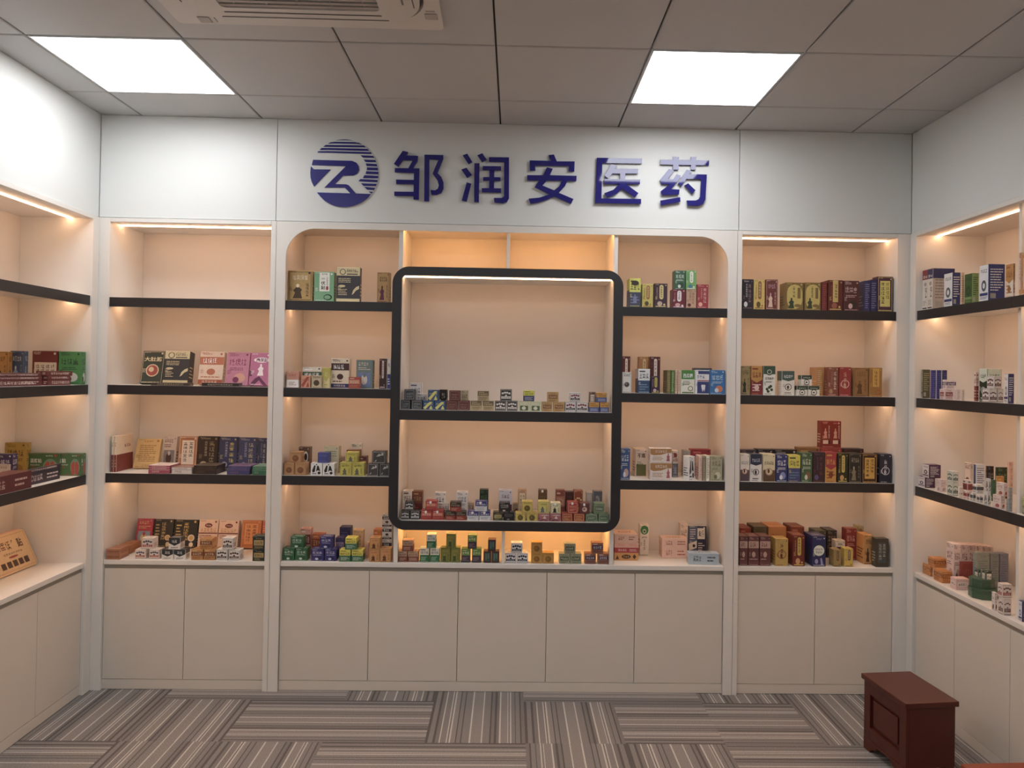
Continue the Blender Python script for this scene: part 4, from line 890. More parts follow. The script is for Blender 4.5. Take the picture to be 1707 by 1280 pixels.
F1|2.521|0.01|1.412|0.0463|0.055|0.0502|0|0|0|split 4c5c98 e0a030 6c4c20 c8d0f0|orange over blue cube, bottom right of three, upper level inside black frame|1
F1|2.5065|0.01|1.4622|0.0524|0.055|0.05|0|0|0|split 4c5c98 e0a030 6c4c20 c8d0f0|orange over blue cube, topmost of three, upper level inside black frame|1
F2|1.5236|0.01|0.858|0.0441|0.06|0.0421|0|0|0|cube 33302f d8d4d0 d8d4d0|black cube with white scallop, bottom left of three, lower level inside black frame|1
F2|1.5733|0.01|0.858|0.0472|0.06|0.0427|0|0|0|cube 33302f d8d4d0 d8d4d0|black cube with white scallop, bottom right of three, lower level inside black frame|1
F2|1.5438|0.01|0.9007|0.0442|0.06|0.0479|0|0|0|cube 33302f d8d4d0 d8d4d0|black cube with white scallop, topmost of three, lower level inside black frame|1
F2|1.5214|0.1|0.858|0.0468|0.05|0.1308|0|0|0|split e8d8c4 ece0cc 8c3030 a83838|cream box with red label at back, lower level inside black frame|0
F2|1.5734|0.1|0.858|0.0502|0.05|0.1284|0|0|0|split 7c2c28 8c4c2c d8a070 c05040|brown maroon box at back, lower level inside black frame|0
F2|1.6299|0.01|0.858|0.0545|0.06|0.0464|0|0|1|strip b83a34 d86850 f0d0c0|red cube with small sticker, bottom left of three, lower level inside black frame|1
F2|1.6879|0.01|0.858|0.056|0.06|0.0472|0|0|1|strip b83a34 d86850 f0d0c0|red cube with small sticker, bottom right of three, lower level inside black frame|1
F2|1.653|0.01|0.9052|0.0548|0.06|0.0478|0|0|1|strip b83a34 d86850 f0d0c0|red cube with small sticker, topmost of three, lower level inside black frame|1
F2|1.6904|0.1|0.858|0.0576|0.05|0.1238|0|0|0|title ece6da 4c4854 c8c0c0|white text box at back left, lower level inside black frame|0
F2|1.7089|0.075|0.858|0.0573|0.02|0.0742|0|0|0|title d8d0c0 5c6458 b0a898|pale box behind red cubes, lower level inside black frame|0
F2|1.7497|0.01|0.858|0.0503|0.06|0.0419|0|0|0|split a83c30 35342e c8a880 e8b090|dark and red cube, bottom left of three, lower level inside black frame|1
F2|1.8041|0.01|0.858|0.0503|0.06|0.0426|0|0|0|split a83c30 35342e c8a880 e8b090|dark and red cube, bottom right of three, lower level inside black frame|1
F2|1.7753|0.01|0.9006|0.0549|0.06|0.0464|0|0|0|split a83c30 35342e c8a880 e8b090|dark and red cube, topmost of three, lower level inside black frame|1
F2|1.8031|0.1|0.858|0.0577|0.05|0.1284|0|0|0|title f0e8e0 5c5478 c8b8b0|white text box at back centre, lower level inside black frame|0
F2|1.8645|0.01|0.858|0.0564|0.06|0.0449|0|0|1|split e4e4e8 3b3a8a ffffff 8c98a0|blue over white cube with sticker, bottom left of three, lower level inside black frame|1
F2|1.9242|0.01|0.858|0.0549|0.06|0.0456|0|0|1|split e4e4e8 3b3a8a ffffff 8c98a0|blue over white cube with sticker, bottom right of three, lower level inside black frame|1
F2|1.9044|0.01|0.9036|0.0595|0.06|0.0496|0|0|1|split e4e4e8 3b3a8a ffffff 8c98a0|blue over white cube with sticker, topmost of three, lower level inside black frame|1
F2|1.9154|0.1|0.858|0.0448|0.05|0.1422|0|0|0|title 30382c 5c8c50 8c90a8|tall dark green box at back, lower level inside black frame|0
F2|1.8308|0.152|0.858|0.0616|0.04|0.0644|0|0|0|strip d0b8a0 a08878 f0e0d0|beige box behind, lower level inside black frame|0
F2|1.99|0.01|0.858|0.0474|0.06|0.0419|0|0|0|label 4c4830 c8b870 4c4830|olive brown cube, lower level inside black frame|0
F2|2.0453|0.01|0.858|0.055|0.06|0.0426|0|0|0|title 2c2728 8c8884 2c2728|black cube beside olive one, lower level inside black frame|0
F2|2.0233|0.01|0.9006|0.055|0.06|0.0481|0|0|0|title 332c2a c8c0b4 332c2a|black cube, on olive and black cubes, lower level inside black frame|0
F2|2.0265|0.1|0.858|0.0687|0.06|0.1406|0|0|0|halves d8d4e0 6c2c54 6c2c54 f0f0ff|purple and white box at back, lower level inside black frame|0
F2|2.1132|0.1|0.858|0.044|0.05|0.1448|0|0|0|panel c89868 ecd8b8 a07850|cream brown box at back, lower level inside black frame|0
F2|2.0869|0.152|0.858|0.042|0.04|0.0646|0|0|0|round e0c8a8 b07858 a06848 b07858|cream round print box behind, lower level inside black frame|0
F2|2.1036|0.01|0.858|0.0505|0.06|0.0403|0|0|0|round e0c850 8c7430 6c5c28 8c7430|golden yellow cube, bottom left of three, lower level inside black frame|1
F2|2.1628|0.01|0.858|0.0536|0.06|0.041|0|0|0|round e0c850 8c7430 6c5c28 8c7430|golden yellow cube, bottom right of three, lower level inside black frame|1
F2|2.1375|0.01|0.899|0.0536|0.06|0.0572|0|0|0|round e0c850 8c7430 6c5c28 8c7430|golden yellow cube, topmost of three, lower level inside black frame|1
F2|2.2196|0.1|0.858|0.045|0.05|0.1447|0|0|1|title 6c4c2c 94703c 6c4c2c|olive brown box with sticker at back, lower level inside black frame|0
F2|2.2233|0.01|0.858|0.057|0.06|0.0388|0|0|0|ribbon b86c70 f2d8d0 7c3c44|pink maroon cube, left one of two, lower level inside black frame|1
F2|2.2819|0.01|0.858|0.0552|0.06|0.0395|0|0|0|ribbon b86c70 f2d8d0 7c3c44|pink maroon cube, right one of two, lower level inside black frame|1
F2|2.2202|0.01|0.8968|0.0551|0.06|0.0605|0|0|0|figure e0d464 6c7484 4c3c28|pale yellow cube, on pink maroon cubes, lower level inside black frame|0
F2|2.2818|0.01|0.8975|0.0506|0.06|0.053|0|0|1|figure ece4b0 2c2c28 2c2c28|cream cube with dark figure, on pink maroon cubes, lower level inside black frame|0
F2|2.3111|0.11|0.858|0.0473|0.05|0.1429|0|0|0|strip 8c4438 b07058 e0b090|brown red box at back, lower level inside black frame|0
F2|2.3593|0.12|0.858|0.0403|0.05|0.1326|0|0|0|plain 4c2a26 6c4038|dark maroon box at back, lower level inside black frame|0
F2|2.3411|0.01|0.858|0.054|0.06|0.0403|0|0|0|frame b04a30 e8c070|orange red cube, left one of two, lower level inside black frame|1
F2|2.4007|0.01|0.858|0.0559|0.06|0.041|0|0|0|frame b04a30 e8c070|orange red cube, right one of two, lower level inside black frame|1
F2|2.3683|0.01|0.899|0.0537|0.06|0.0571|0|0|1|frame b83430 f0c0a0|bright red cube, on orange red cubes, lower level inside black frame|0
F2|2.4285|0.01|0.899|0.0492|0.06|0.0519|0|0|1|round 6c3230 a06058 e0c0b0 a06058|dark maroon cube, on orange red cubes, lower level inside black frame|0
F2|2.4044|0.11|0.858|0.048|0.05|0.1422|0|0|0|cube a04a28 f0d090 f0d090|orange brown box at back, lower level inside black frame|0
F2|2.4629|0.11|0.858|0.0311|0.05|0.1324|0|0|0|frame c8b8a8 8c8078|grey beige box at back, lower level inside black frame|0
F2|2.5063|0.11|0.858|0.0477|0.05|0.1392|0|0|0|cap e4ded6 6c6870|white box with grey arch at back, lower level inside black frame|0
F2|2.4648|0.01|0.858|0.0592|0.06|0.0388|0|0|0|label 7c9470 586c50 d4dcc0|green cube, bottom left of three, lower level inside black frame|1
F2|2.5253|0.01|0.858|0.052|0.06|0.0395|0|0|0|label 7c9470 586c50 d4dcc0|green cube, bottom right of three, lower level inside black frame|1
F2|2.5023|0.01|0.8975|0.0538|0.06|0.0543|0|0|0|label 7c9470 586c50 d4dcc0|green cube, topmost of three, lower level inside black frame|1
U1|1.5143|0.02|0.643|0.0436|0.055|0.0528|0|0|0|split 8c4838 c8a080 4c2c24 e0c0a0|brown over cream cube, bottom left of three, counter under black frame|1
U1|1.566|0.02|0.643|0.0518|0.055|0.0534|0|0|0|split 8c4838 c8a080 4c2c24 e0c0a0|brown over cream cube, bottom right of three, counter under black frame|1
U1|1.5377|0.02|0.6964|0.0551|0.055|0.0555|0|0|0|split 8c4838 c8a080 4c2c24 e0c0a0|brown over cream cube, topmost of three, counter under black frame|1
U1|1.6234|0.02|0.643|0.0464|0.055|0.0692|0|0|0|split 2c7a4c e8e8d8 3c5c4c b0d8b8|white over green box, bottom left of three, counter under black frame|1
U1|1.6752|0.02|0.643|0.0473|0.055|0.0698|0|0|0|split 2c7a4c e8e8d8 3c5c4c b0d8b8|white over green box, bottom right of three, counter under black frame|1
U1|1.6558|0.02|0.7128|0.0473|0.055|0.0693|0|0|0|split 2c7a4c e8e8d8 3c5c4c b0d8b8|white over green box, topmost of three, counter under black frame|1
U1|1.7283|0.02|0.643|0.0486|0.055|0.0734|0|0|0|figure 8c8c34 4c5c2c b8a83c|olive gold box, bottom left of three, counter under black frame|1
U1|1.779|0.02|0.643|0.0471|0.055|0.074|0|0|0|figure 8c8c34 4c5c2c b8a83c|olive gold box, bottom right of three, counter under black frame|1
U1|1.7555|0.02|0.717|0.0474|0.055|0.0693|0|0|0|figure 8c8c34 4c5c2c b8a83c|olive gold box, topmost of three, counter under black frame|1
U1|1.831|0.02|0.643|0.0444|0.055|0.0686|0|0|0|split 4c3c4c 6c9c3c e0e8c0 9c8c9c|green over dark box, bottom left of three, counter under black frame|1
U1|1.8862|0.02|0.643|0.0459|0.055|0.0692|0|0|0|split 4c3c4c 6c9c3c e0e8c0 9c8c9c|green over dark box, bottom right of three, counter under black frame|1
U1|1.8626|0.02|0.7122|0.0453|0.055|0.0693|0|0|0|split 4c3c4c 6c9c3c e0e8c0 9c8c9c|green over dark box, topmost of three, counter under black frame|1
U1|1.9399|0.02|0.643|0.039|0.055|0.0577|0|0|0|panel 5c3434 3c6058 8cb0a0|teal and maroon box, bottom left of three, counter under black frame|1
U1|1.981|0.02|0.643|0.0381|0.055|0.0582|0|0|0|panel 5c3434 3c6058 8cb0a0|teal and maroon box, bottom right of three, counter under black frame|1
U1|1.9626|0.02|0.7012|0.0384|0.055|0.0573|0|0|0|panel 5c3434 3c6058 8cb0a0|teal and maroon box, topmost of three, counter under black frame|1
U1|2.0586|0.02|0.643|0.0567|0.055|0.05|0|0|0|cube ecf0f4 2c3450 2c3450|white cube with navy band, bottom left of three, counter under black frame|1
U1|2.118|0.02|0.643|0.0558|0.055|0.0507|0|0|0|cube ecf0f4 2c3450 2c3450|white cube with navy band, bottom right of three, counter under black frame|1
U1|2.0881|0.02|0.6937|0.0567|0.055|0.0511|0|0|0|cube ecf0f4 2c3450 2c3450|white cube with navy band, topmost of three, counter under black frame|1
U1|2.1903|0.02|0.643|0.0546|0.055|0.053|0|0|0|round d09c38 a87820 906418 a87820|ochre cube, lower left, counter under black frame|1
U1|2.2488|0.02|0.643|0.0568|0.055|0.0537|0|0|0|round d09c38 a87820 906418 a87820|ochre cube, lower right, counter under black frame|1
U1|2.1897|0.02|0.696|0.0552|0.055|0.053|0|0|0|round d09c38 a87820 906418 a87820|ochre cube, topmost, counter under black frame|1
U1|2.3307|0.02|0.643|0.0538|0.055|0.0501|0|0|0|label a0a488 4c5c40 d8e0c0|grey green cube, bottom left of three, counter under black frame|1
U1|2.3889|0.02|0.643|0.0563|0.055|0.0507|0|0|0|label a0a488 4c5c40 d8e0c0|grey green cube, bottom right of three, counter under black frame|1
U1|2.358|0.02|0.6937|0.0553|0.055|0.0512|0|0|0|label a0a488 4c5c40 d8e0c0|grey green cube, topmost of three, counter under black frame|1
U1|2.4625|0.02|0.643|0.0554|0.055|0.0516|0|0|0|strip a0664c 4c3050 f0e8e8|brown cube with purple strip, bottom left of three, counter under black frame|1
U1|2.5277|0.02|0.643|0.0517|0.055|0.0523|0|0|0|strip a0664c 4c3050 f0e8e8|brown cube with purple strip, bottom right of three, counter under black frame|1
U1|2.4979|0.02|0.6953|0.0579|0.055|0.0543|0|0|0|strip a0664c 4c3050 f0e8e8|brown cube with purple strip, topmost of three, counter under black frame|1
R1|2.6693|0.02|1.95|0.0598|0.085|0.1471|0|0|0|halves2 4c5068 e0e058 4c3c30 8088b0|yellow over navy tall box, top shelf right of black frame|0
R1|2.734|0.02|1.95|0.0552|0.05|0.1192|0|0|0|pill d0c058 a87038 f0d890 5c5030|yellow box with brown oval, top shelf right of black frame|0
R1|2.802|0.02|1.95|0.0666|0.05|0.1236|0|0|0|pill 4a3440 e0cc80 3c2c30 c8b0a0|dark plum box with yellow oval, top shelf right of black frame|0
R1|2.8939|0.02|1.95|0.0682|0.06|0.0947|0|0|0|pill 782c38 f4ecec 4c2028 d8a0a0|maroon box with white oval, top shelf right of black frame|0
R1|2.9578|0.02|1.95|0.0513|0.05|0.0959|0|0|0|vtitle c8a080 8c5838 5c2c38|tan box with brown lettering, top shelf right of black frame|0
R1|3.0167|0.02|1.95|0.0591|0.05|0.1231|0|0|0|vtitle a83840 f0c0b8 f0b0a0|plain red box, top shelf right of black frame|0
R1|2.8984|0.02|2.0447|0.0553|0.06|0.0967|0|0|0|title 3f6a50 dce8dc 2c4c3c|dark green box, on the maroon box, top shelf right of black frame|0
R1|2.9561|0.02|2.0459|0.0538|0.05|0.0981|0|0|0|pill 78b060 f4f8ec 2c4c40 3c80a0|light green box, on the tan box, top shelf right of black frame|0
R2|2.6331|0.01|1.513|0.0464|0.05|0.1051|0|0|0|round f0ece6 8c8480 4c4848 4c4848|white box with grey round print, second shelf right of black frame|0
R2|2.6387|0.08|1.513|0.0425|0.05|0.1871|0|0|0|pill 6c2c24 f0dccc 6c2c24 8c4c3c|brown maroon box with oval label, second shelf right of black frame|0
R2|2.7235|0.03|1.513|0.062|0.08|0.1231|0|0|0|split 3a5a80 f2f4f4 3c4450 80a0c0|white over blue box, second shelf right of black frame|0
R2|2.7794|0.01|1.513|0.0449|0.03|0.0874|0|0|0|pill 4a3050 e0d048 3c2c30 d8c0c0|purple box with yellow label, second shelf right of black frame|0
R2|2.7405|0.13|1.513|0.0551|0.05|0.1881|0|0|0|pill c08a50 ecc890 6c4424 a87038|tan upright box, second shelf right of black frame|0
R2|2.7837|0.05|1.513|0.0522|0.05|0.1871|0|0|0|pill 5c2820 f0dcd0 6c2c24 8c4c3c|dark red upright box with oval, second shelf right of black frame|0
R2|2.8492|0.02|1.513|0.019|0.1|0.1191|0|0|0|spine 7c7848 b0a868|olive slim box, second shelf right of black frame|0
R2|2.8696|0.02|1.513|0.0168|0.1|0.1194|0|0|0|spine 54803c c8d8a0|green slim box, second shelf right of black frame|0
R2|2.8874|0.02|1.513|0.0131|0.1|0.1197|0|0|0|spine e0c0a0 a87850|cream slim box on the left, second shelf right of black frame|0
R2|2.9028|0.02|1.513|0.0131|0.1|0.12|0|0|0|spine e4c8ac b07c58|cream slim box on the right, second shelf right of black frame|0
R2|2.9444|0.01|1.513|0.0689|0.05|0.1206|0|0|0|half3 eef0e0 4f9440 ffffff 5c6c50 :西瓜霜|green white 西瓜霜 box, second shelf right of black frame|0
R2|3.0177|0.01|1.513|0.072|0.05|0.1219|0|0|0|tooth eef0f4 3a4a88 9c3040|white blue box with tooth print, second shelf right of black frame|0
R2|3.0954|0.01|1.513|0.0764|0.05|0.1232|0|0|0|title 2f7cc0 d0e8f4 e08050|bright blue box, second shelf right of black frame|0
R2|3.0386|0.08|1.513|0.0927|0.05|0.1333|0|0|0|plain 4c4850 7c7480|dark box behind blue ones, second shelf right of black frame|0
R3|2.6303|0.01|1.073|0.0503|0.05|0.1568|0|0|0|title 3f5f96 f4f4f8 e0b0a8|blue box with white label, third shelf right of black frame|0
R3|2.7348|0.14|1.073|0.0605|0.1|0.1434|0|0|0|half3 f0dcc8 f0dcc8 5c3c30 6f7038 :不痛|white box with olive base, third shelf right of black frame|0
R3|2.8136|0.01|1.073|0.1106|0.06|0.087|0|0|0|wave f4e8e0 c08848 c0606c|gold and white wide box, lower, third shelf right of black frame|1
R3|2.8125|0.01|1.16|0.1106|0.06|0.0739|0|0|0|wave f4e8e0 c08848 c0606c|gold and white wide box, upper, third shelf right of black frame|1
R3|2.912|0.13|1.073|0.0305|0.06|0.1378|0|0|0|halves2 6c707c e8d8d0 8c3c30 9c9ca8|grey and pink narrow box, third shelf right of black frame|0
R3|2.9729|0.02|1.073|0.0389|0.045|0.1226|28|0|0|brush f4f4f2 303030|white box with black print turned sideways, third shelf right of black frame|0
R3|2.9782|0.15|1.073|0.0339|0.06|0.1386|0|0|0|lines b0aca8 7c7878|grey box at back, third shelf right of black frame|0
R3|3.0586|0.18|1.073|0.1046|0.06|0.1431|0|0|0|strip b83848 4c4c58 e08080|wide red box at back, third shelf right of black frame|0
R3|3.0154|0.01|1.073|0.0152|0.08|0.1258|0|0|0|spine f0d0c0 c08070|pink slim box, third shelf right of black frame|0
R3|3.0333|0.01|1.073|0.0149|0.08|0.1261|0|0|0|spine b0a080 6c6450|grey brown slim box, third shelf right of black frame|0
R3|3.0526|0.01|1.073|0.018|0.08|0.1263|0|0|0|spine f0ead0 a89870|ivory slim box, third shelf right of black frame|0
R3|3.0954|0.01|1.073|0.0619|0.06|0.1254|0|0|0|title b8b490 7c7c54 e0dcc0|sage beige box, third shelf right of black frame|0
R4|2.6572|0.1|0.643|0.1237|0.12|0.0397|0|0|0|oval e0a050 4c3020 b06020|flat long box, orange bottom, counter right of black frame|0
R4|2.6583|0.1|0.6827|0.1268|0.12|0.0264|0|0|0|side c03c3c f0d8d8|flat long box, red second from bottom, counter right of black frame|0
R4|2.6579|0.1|0.7091|0.1268|0.12|0.0279|0|0|0|side f0b8a0 e89080|flat long box, pink second from top, counter right of black frame|0
R4|2.6549|0.1|0.737|0.1191|0.12|0.0418|0|0|0|side f0c4ac b04c48|flat long box, pink topmost, counter right of black frame|0
R4|2.768|0.2|0.643|0.047|0.05|0.1656|0|0|0|leafcap f0e0cc 3c8444 3c2c28|cream box with green round top, counter right of black frame|0
R4|2.9212|0.16|0.643|0.1323|0.08|0.0572|0|0|0|side f8cdb8 cc6450|pink striped flat box, lower, counter right of black frame|1
R4|2.9205|0.16|0.7002|0.1323|0.08|0.0473|0|0|0|side f8cdb8 cc6450|pink striped flat box, upper, counter right of black frame|1
R4|2.9955|0.27|0.643|0.0414|0.05|0.1612|0|0|0|title f0d8c0 a06c50 a06c50|cream narrow box at back, counter right of black frame|0
R4|3.0699|0.27|0.643|0.0986|0.04|0.1476|0|3|0|half4 5a6684 f0e4d4 4c3c34 34344c|navy and grey box, counter right of black frame|0
R4|3.0431|0.03|0.643|0.1544|0.06|0.0573|-3|0|0|side b8c8d4 40505c|pale blue long flat box, counter right of black frame|0
B1|3.2484|0.02|1.95|0.0546|0.05|0.154|0|0|0|vtitle 34303c b08080 e8e8e8|black box with vertical title, top shelf of right bay|0
B1|3.3079|0.02|1.95|0.0562|0.05|0.1533|0|0|0|pill e0c060 a06838 f0d8a0 6c5828|bright gold box with brown oval, top shelf of right bay|0
B1|3.3716|0.02|1.95|0.0618|0.05|0.1546|0|0|0|figure 7c3a34 e8c8b0 c8a0b0|maroon box with dancing figure, top shelf of right bay|0
B1|3.4899|0.02|1.95|0.0919|0.09|0.1415|0|0|0|herb 8c7038 d8c060 3c4c34|old gold box with portrait, left one of two, top shelf of right bay|1
B1|3.5837|0.02|1.95|0.0843|0.09|0.1433|0|0|0|herb 8c7038 d8c060 3c4c34|old gold box with portrait, right one of two, top shelf of right bay|1
B1|3.6441|0.02|1.95|0.0285|0.09|0.1475|0|0|0|spine 7c2c30 a84848|maroon slim box, top shelf of right bay|0
B1|3.7014|0.02|1.95|0.0751|0.09|0.1579|0|0|0|pillh 702c24 e0c468 4c2c20 b06048|dark red box with gold vertical strip, top shelf of right bay|0
B1|3.7825|0.02|1.95|0.0807|0.06|0.1564|0|0|0|title 5c2c30 e8c0c0 3c3028|maroon box with dark picture, top shelf of right bay|0
B1|3.8657|0.02|1.95|0.0307|0.1|0.158|0|0|0|spine 343868 8088b8|navy slim box, left one of two, top shelf of right bay|1
B1|3.9|0.02|1.95|0.0323|0.1|0.1648|0|0|0|spine 343868 8088b8|navy slim box, right one of two, top shelf of right bay|1
B1|3.9577|0.02|1.95|0.0784|0.06|0.1813|0|0|0|panel 5c3048 e8dc70 2c3038|plum box with big yellow label, top shelf of right bay|0
B2|3.2425|0.02|1.513|0.0493|0.05|0.1471|0|0|0|figure a89460 33302c 5c4c30|olive tan box with dark bamboo figure, second shelf of right bay|0
B2|3.3|0.02|1.513|0.0595|0.05|0.1481|0|0|0|half5 8c2c34 d09840 8c2c34 f0d0c8|orange over dark red box, second shelf of right bay|0
B2|3.3649|0.02|1.513|0.062|0.05|0.1492|0|0|0|herb2 f0f0e4 3c5c48 3c4c38|dark green over white box with herbs, second shelf of right bay|0
B2|3.4624|0.02|1.513|0.0655|0.07|0.125|0|0|0|half6 f0ece0 4c6860 ffffff 5c4c44|teal over white box with ring, second shelf of right bay|0
B2|3.5313|0.01|1.513|0.0542|0.05|0.0493|0|0|0|half6 f4f0e4 3c5040 e0e8d8 3c4838|small green over white carton, bottom left of three, second shelf of right bay|1
B2|3.5915|0.01|1.513|0.058|0.05|0.0503|0|0|0|half6 f4f0e4 3c5040 e0e8d8 3c4838|small green over white carton, bottom right of three, second shelf of right bay|1
B2|3.5536|0.01|1.5633|0.054|0.05|0.0545|0|0|0|half6 f4f0e4 3c5040 e0e8d8 3c4838|small green over white carton, topmost of three, second shelf of right bay|1
B2|3.6409|0.06|1.513|0.0287|0.1|0.148|0|0|0|spine c89050 e8c080|gold brown slim box, second shelf of right bay|0
B2|3.7113|0.162|1.513|0.0221|0.1|0.15|0|0|0|spine d8a860 a07038|pale gold slim box, second shelf of right bay|0
B2|3.6979|0.03|1.513|0.055|0.05|0.1487|0|0|0|vtitle 94503c f0d8c8 b89070|reddish brown box with vertical title, second shelf of right bay|0
B2|3.7604|0.03|1.513|0.0618|0.05|0.1498|0|0|0|circle a83030 f0c8b8 e0b090|red box with pink circle, second shelf of right bay|0
B2|3.8433|0.03|1.513|0.0753|0.06|0.1481|0|0|0|figure a8783c 6c4820 8c5c2c|tan brown box with bird print, second shelf of right bay|0
B2|3.9189|0.03|1.513|0.0676|0.06|0.1493|0|0|0|vlabel b07c30 e0b040 8c5820 c05030|golden box with yellow centre, second shelf of right bay|0
B3|3.2416|0.01|1.073|0.0475|0.07|0.1382|0|0|0|circle2 f0e8dc 5c4c58 c08858|white box with brown disc, third shelf of right bay|0
B3|3.2988|0.01|1.073|0.0599|0.07|0.139|0|0|0|half6 f0ece8 343c54 d0d8e8 3c3c48|navy over white box with emblem, third shelf of right bay|0
B3|3.3658|0.01|1.073|0.0624|0.07|0.1399|0|0|0|circle2 e8dcb0 6c4c34 c0a888|cream over brown box, third shelf of right bay|0
B3|3.4305|0.01|1.073|0.0587|0.07|0.1378|0|0|0|title2 34407c f4f4fa 8898d8|blue box with white title, third shelf of right bay|0
B3|3.4955|0.01|1.073|0.0631|0.07|0.1357|0|0|0|split 4c4c88 e4dc4c 3c3830 6098a8|yellow over blue box, third shelf of right bay|0
B3|3.5593|0.01|1.073|0.0573|0.07|0.1488|0|0|0|title 4c6c44 d8e8d0 8c6448|leafy green box, third shelf of right bay|0
B3|3.6218|0.01|1.073|0.0607|0.07|0.1528|0|0|0|vtitle 442a30 8c3c48 6c5c94|very dark maroon box, third shelf of right bay|0
B3|3.6835|0.01|1.073|0.0571|0.07|0.1536|0|0|0|half5 d8a03c b83440 e0a840 8c4020|red over yellow box, third shelf of right bay|0
B3|3.7452|0.01|1.073|0.0543|0.07|0.1484|0|0|0|pill 33331f e0c850 2c2820 d8a860|black box with yellow oval, third shelf of right bay|0
B3|3.8085|0.01|1.073|0.0658|0.07|0.1493|0|0|0|figure 34302c 948468 b0a890|black box with old man figure, third shelf of right bay|0
B3|3.8834|0.01|1.073|0.077|0.07|0.1473|0|0|0|panel 4c2c22 e0b038 3c2820|dark brown box with yellow label, third shelf of right bay|0
B3|3.9654|0.01|1.073|0.061|0.07|0.1485|0|0|0|circle 2f3040 e0e0ec c8c8d8|black box with white emblem, third shelf of right bay|0
B3|3.2867|0.1|1.073|0.0839|0.06|0.1512|0|0|0|strip 3c3448 c0a8c0 8c8498|dark purple box in back row, third shelf of right bay|0
B3|3.3747|0.1|1.073|0.084|0.06|0.1556|0|0|0|strip 2f2c33 c8a8b0 9c8c98|black box in back row, third shelf of right bay|0
B3|3.4818|0.1|1.073|0.1219|0.06|0.1556|0|0|0|strip 2c2a2e d0c0b8 9c9490|long black box in back row, third shelf of right bay|0
B3|3.6063|0.1|1.073|0.1126|0.06|0.1683|0|0|0|strip a07038 6c3820 d09858|brown box in back row, third shelf of right bay|0
B3|3.7231|0.1|1.073|0.1128|0.09|0.1669|0|0|0|strip a83c3c d87060 8c2c2c|red flat-topped box in back row, third shelf of right bay|0
B3|3.8386|0.1|1.073|0.1097|0.06|0.1654|0|0|0|strip 3c2c2c 8c4c40 5c3c34|dark box in back row, third shelf of right bay|0
B3|3.7283|0.12|1.2399|0.107|0.05|0.1397|0|0|0|twin 94281f e8a890 f0dcc8|red twin display box, standing on the back row, third shelf of right bay|0
B4|3.2444|0.02|0.643|0.0421|0.09|0.1489|0|0|0|band 6c3c3c c8a090 6c3c3c 7c4848|dull maroon box, left of three, counter of right bay|1
B4|3.2961|0.02|0.643|0.0544|0.09|0.1495|0|0|0|band 6c3c3c c8a090 6c3c3c 7c4848|dull maroon box, middle of three, counter of right bay|1
B4|3.3547|0.02|0.643|0.0557|0.09|0.1502|0|0|0|band 6c3c3c c8a090 6c3c3c 7c4848|dull maroon box, right of three, counter of right bay|1
B4|3.4405|0.02|0.643|0.0644|0.08|0.139|0|0|0|circle c8a448 8c3c28 7c2c1c|yellow ochre box with red oval, counter of right bay|0
B4|3.5279|0.02|0.643|0.0607|0.1|0.1568|0|0|0|pill 7c2c20 e0c040 5c2c18 e0a070|red brown box with yellow oval, counter of right bay|0
B4|3.6314|0.02|0.643|0.0701|0.12|0.155|0|0|0|disc 303068 e8ece0 2c5c40 a0a0d0|navy box with round white label, counter of right bay|0
B4|3.7273|0.02|0.643|0.0377|0.06|0.0855|0|0|0|pill a88c48 6c4c3c c8b080 a88c48|small khaki box, counter of right bay|0
B4|3.7861|0.02|0.643|0.0439|0.05|0.0926|0|0|0|pill d8b83c 7c5440 f0e0c0 d8b83c|small bright yellow box, counter of right bay|0
B4|3.776|0.1|0.643|0.0501|0.05|0.1164|0|0|0|label e4d4c0 4c3030 e8d8c0|white carton with dark label behind, counter of right bay|0
B4|3.8589|0.16|0.643|0.059|0.05|0.1678|0|0|0|title 94302c e0a898 a84840|crimson box behind, counter of right bay|0
B4|3.9291|0.2|0.643|0.0314|0.06|0.1734|0|0|0|halves2 4c4c50 b8a878 8c5c3c 6c6c6c|olive topped dark box behind, counter of right bay|0
B4|3.7187|0.21|0.643|0.0564|0.1|0.1432|0|0|0|title 4c4c34 a8a078 5c5c40|olive dark box at back, counter of right bay|0
B4|3.7782|0.21|0.643|0.0535|0.1|0.1472|0|0|0|title 38302c a89078 38302c|black brown box at back, counter of right bay|0
B4|3.5803|0.18|0.643|0.0729|0.12|0.1699|0|0|0|strip 8c4430 5c2c24 b87050|rust brown box at back, counter of right bay|0
B4|3.4727|0.18|0.643|0.0953|0.14|0.1686|0|0|0|lay c88444 a85c34|orange box at back, counter of right bay|0
B4|3.3813|0.18|0.643|0.0727|0.12|0.1675|0|0|0|plain 5c5038 7c6c48|dark olive box at back, counter of right bay|0
B4|3.3012|0.18|0.643|0.0599|0.12|0.1602|0|0|0|strip 9c4438 4c2c2c c87060|brick red flat box at back, counter of right bay|0
B4|3.9574|0.02|0.643|0.0657|0.045|0.1451|0|0|0|panel 4c4434 4c5458 c8c0a8|dark green glassy box near side panel, counter of right bay|0
B4|3.9135|0.075|0.643|0.0477|0.09|0.1514|0|0|0|figure e0a050 5c3020 3c2c24|orange figured narrow box by side panel, counter of right bay|0
W1|4.1548|-0.1702|1.95|0.1085|0.0967|0.2015|0|0|0|sp4 ece6da 33386c 9c3440 :SP-4|white navy-topped SP-4 carton, top shelf of right wall|0
W1|4.1095|-0.3543|1.95|0.0379|0.0706|0.1566|0|0|0|face2 ecf0f0 34407c 5c6468|white and navy box near the corner, top shelf of right wall|0
W1|4.1053|-0.4137|1.95|0.0095|0.0094|0.149|0|0|0|spine e8c8a0 a86840|cream striped slim box, top shelf of right wall|0
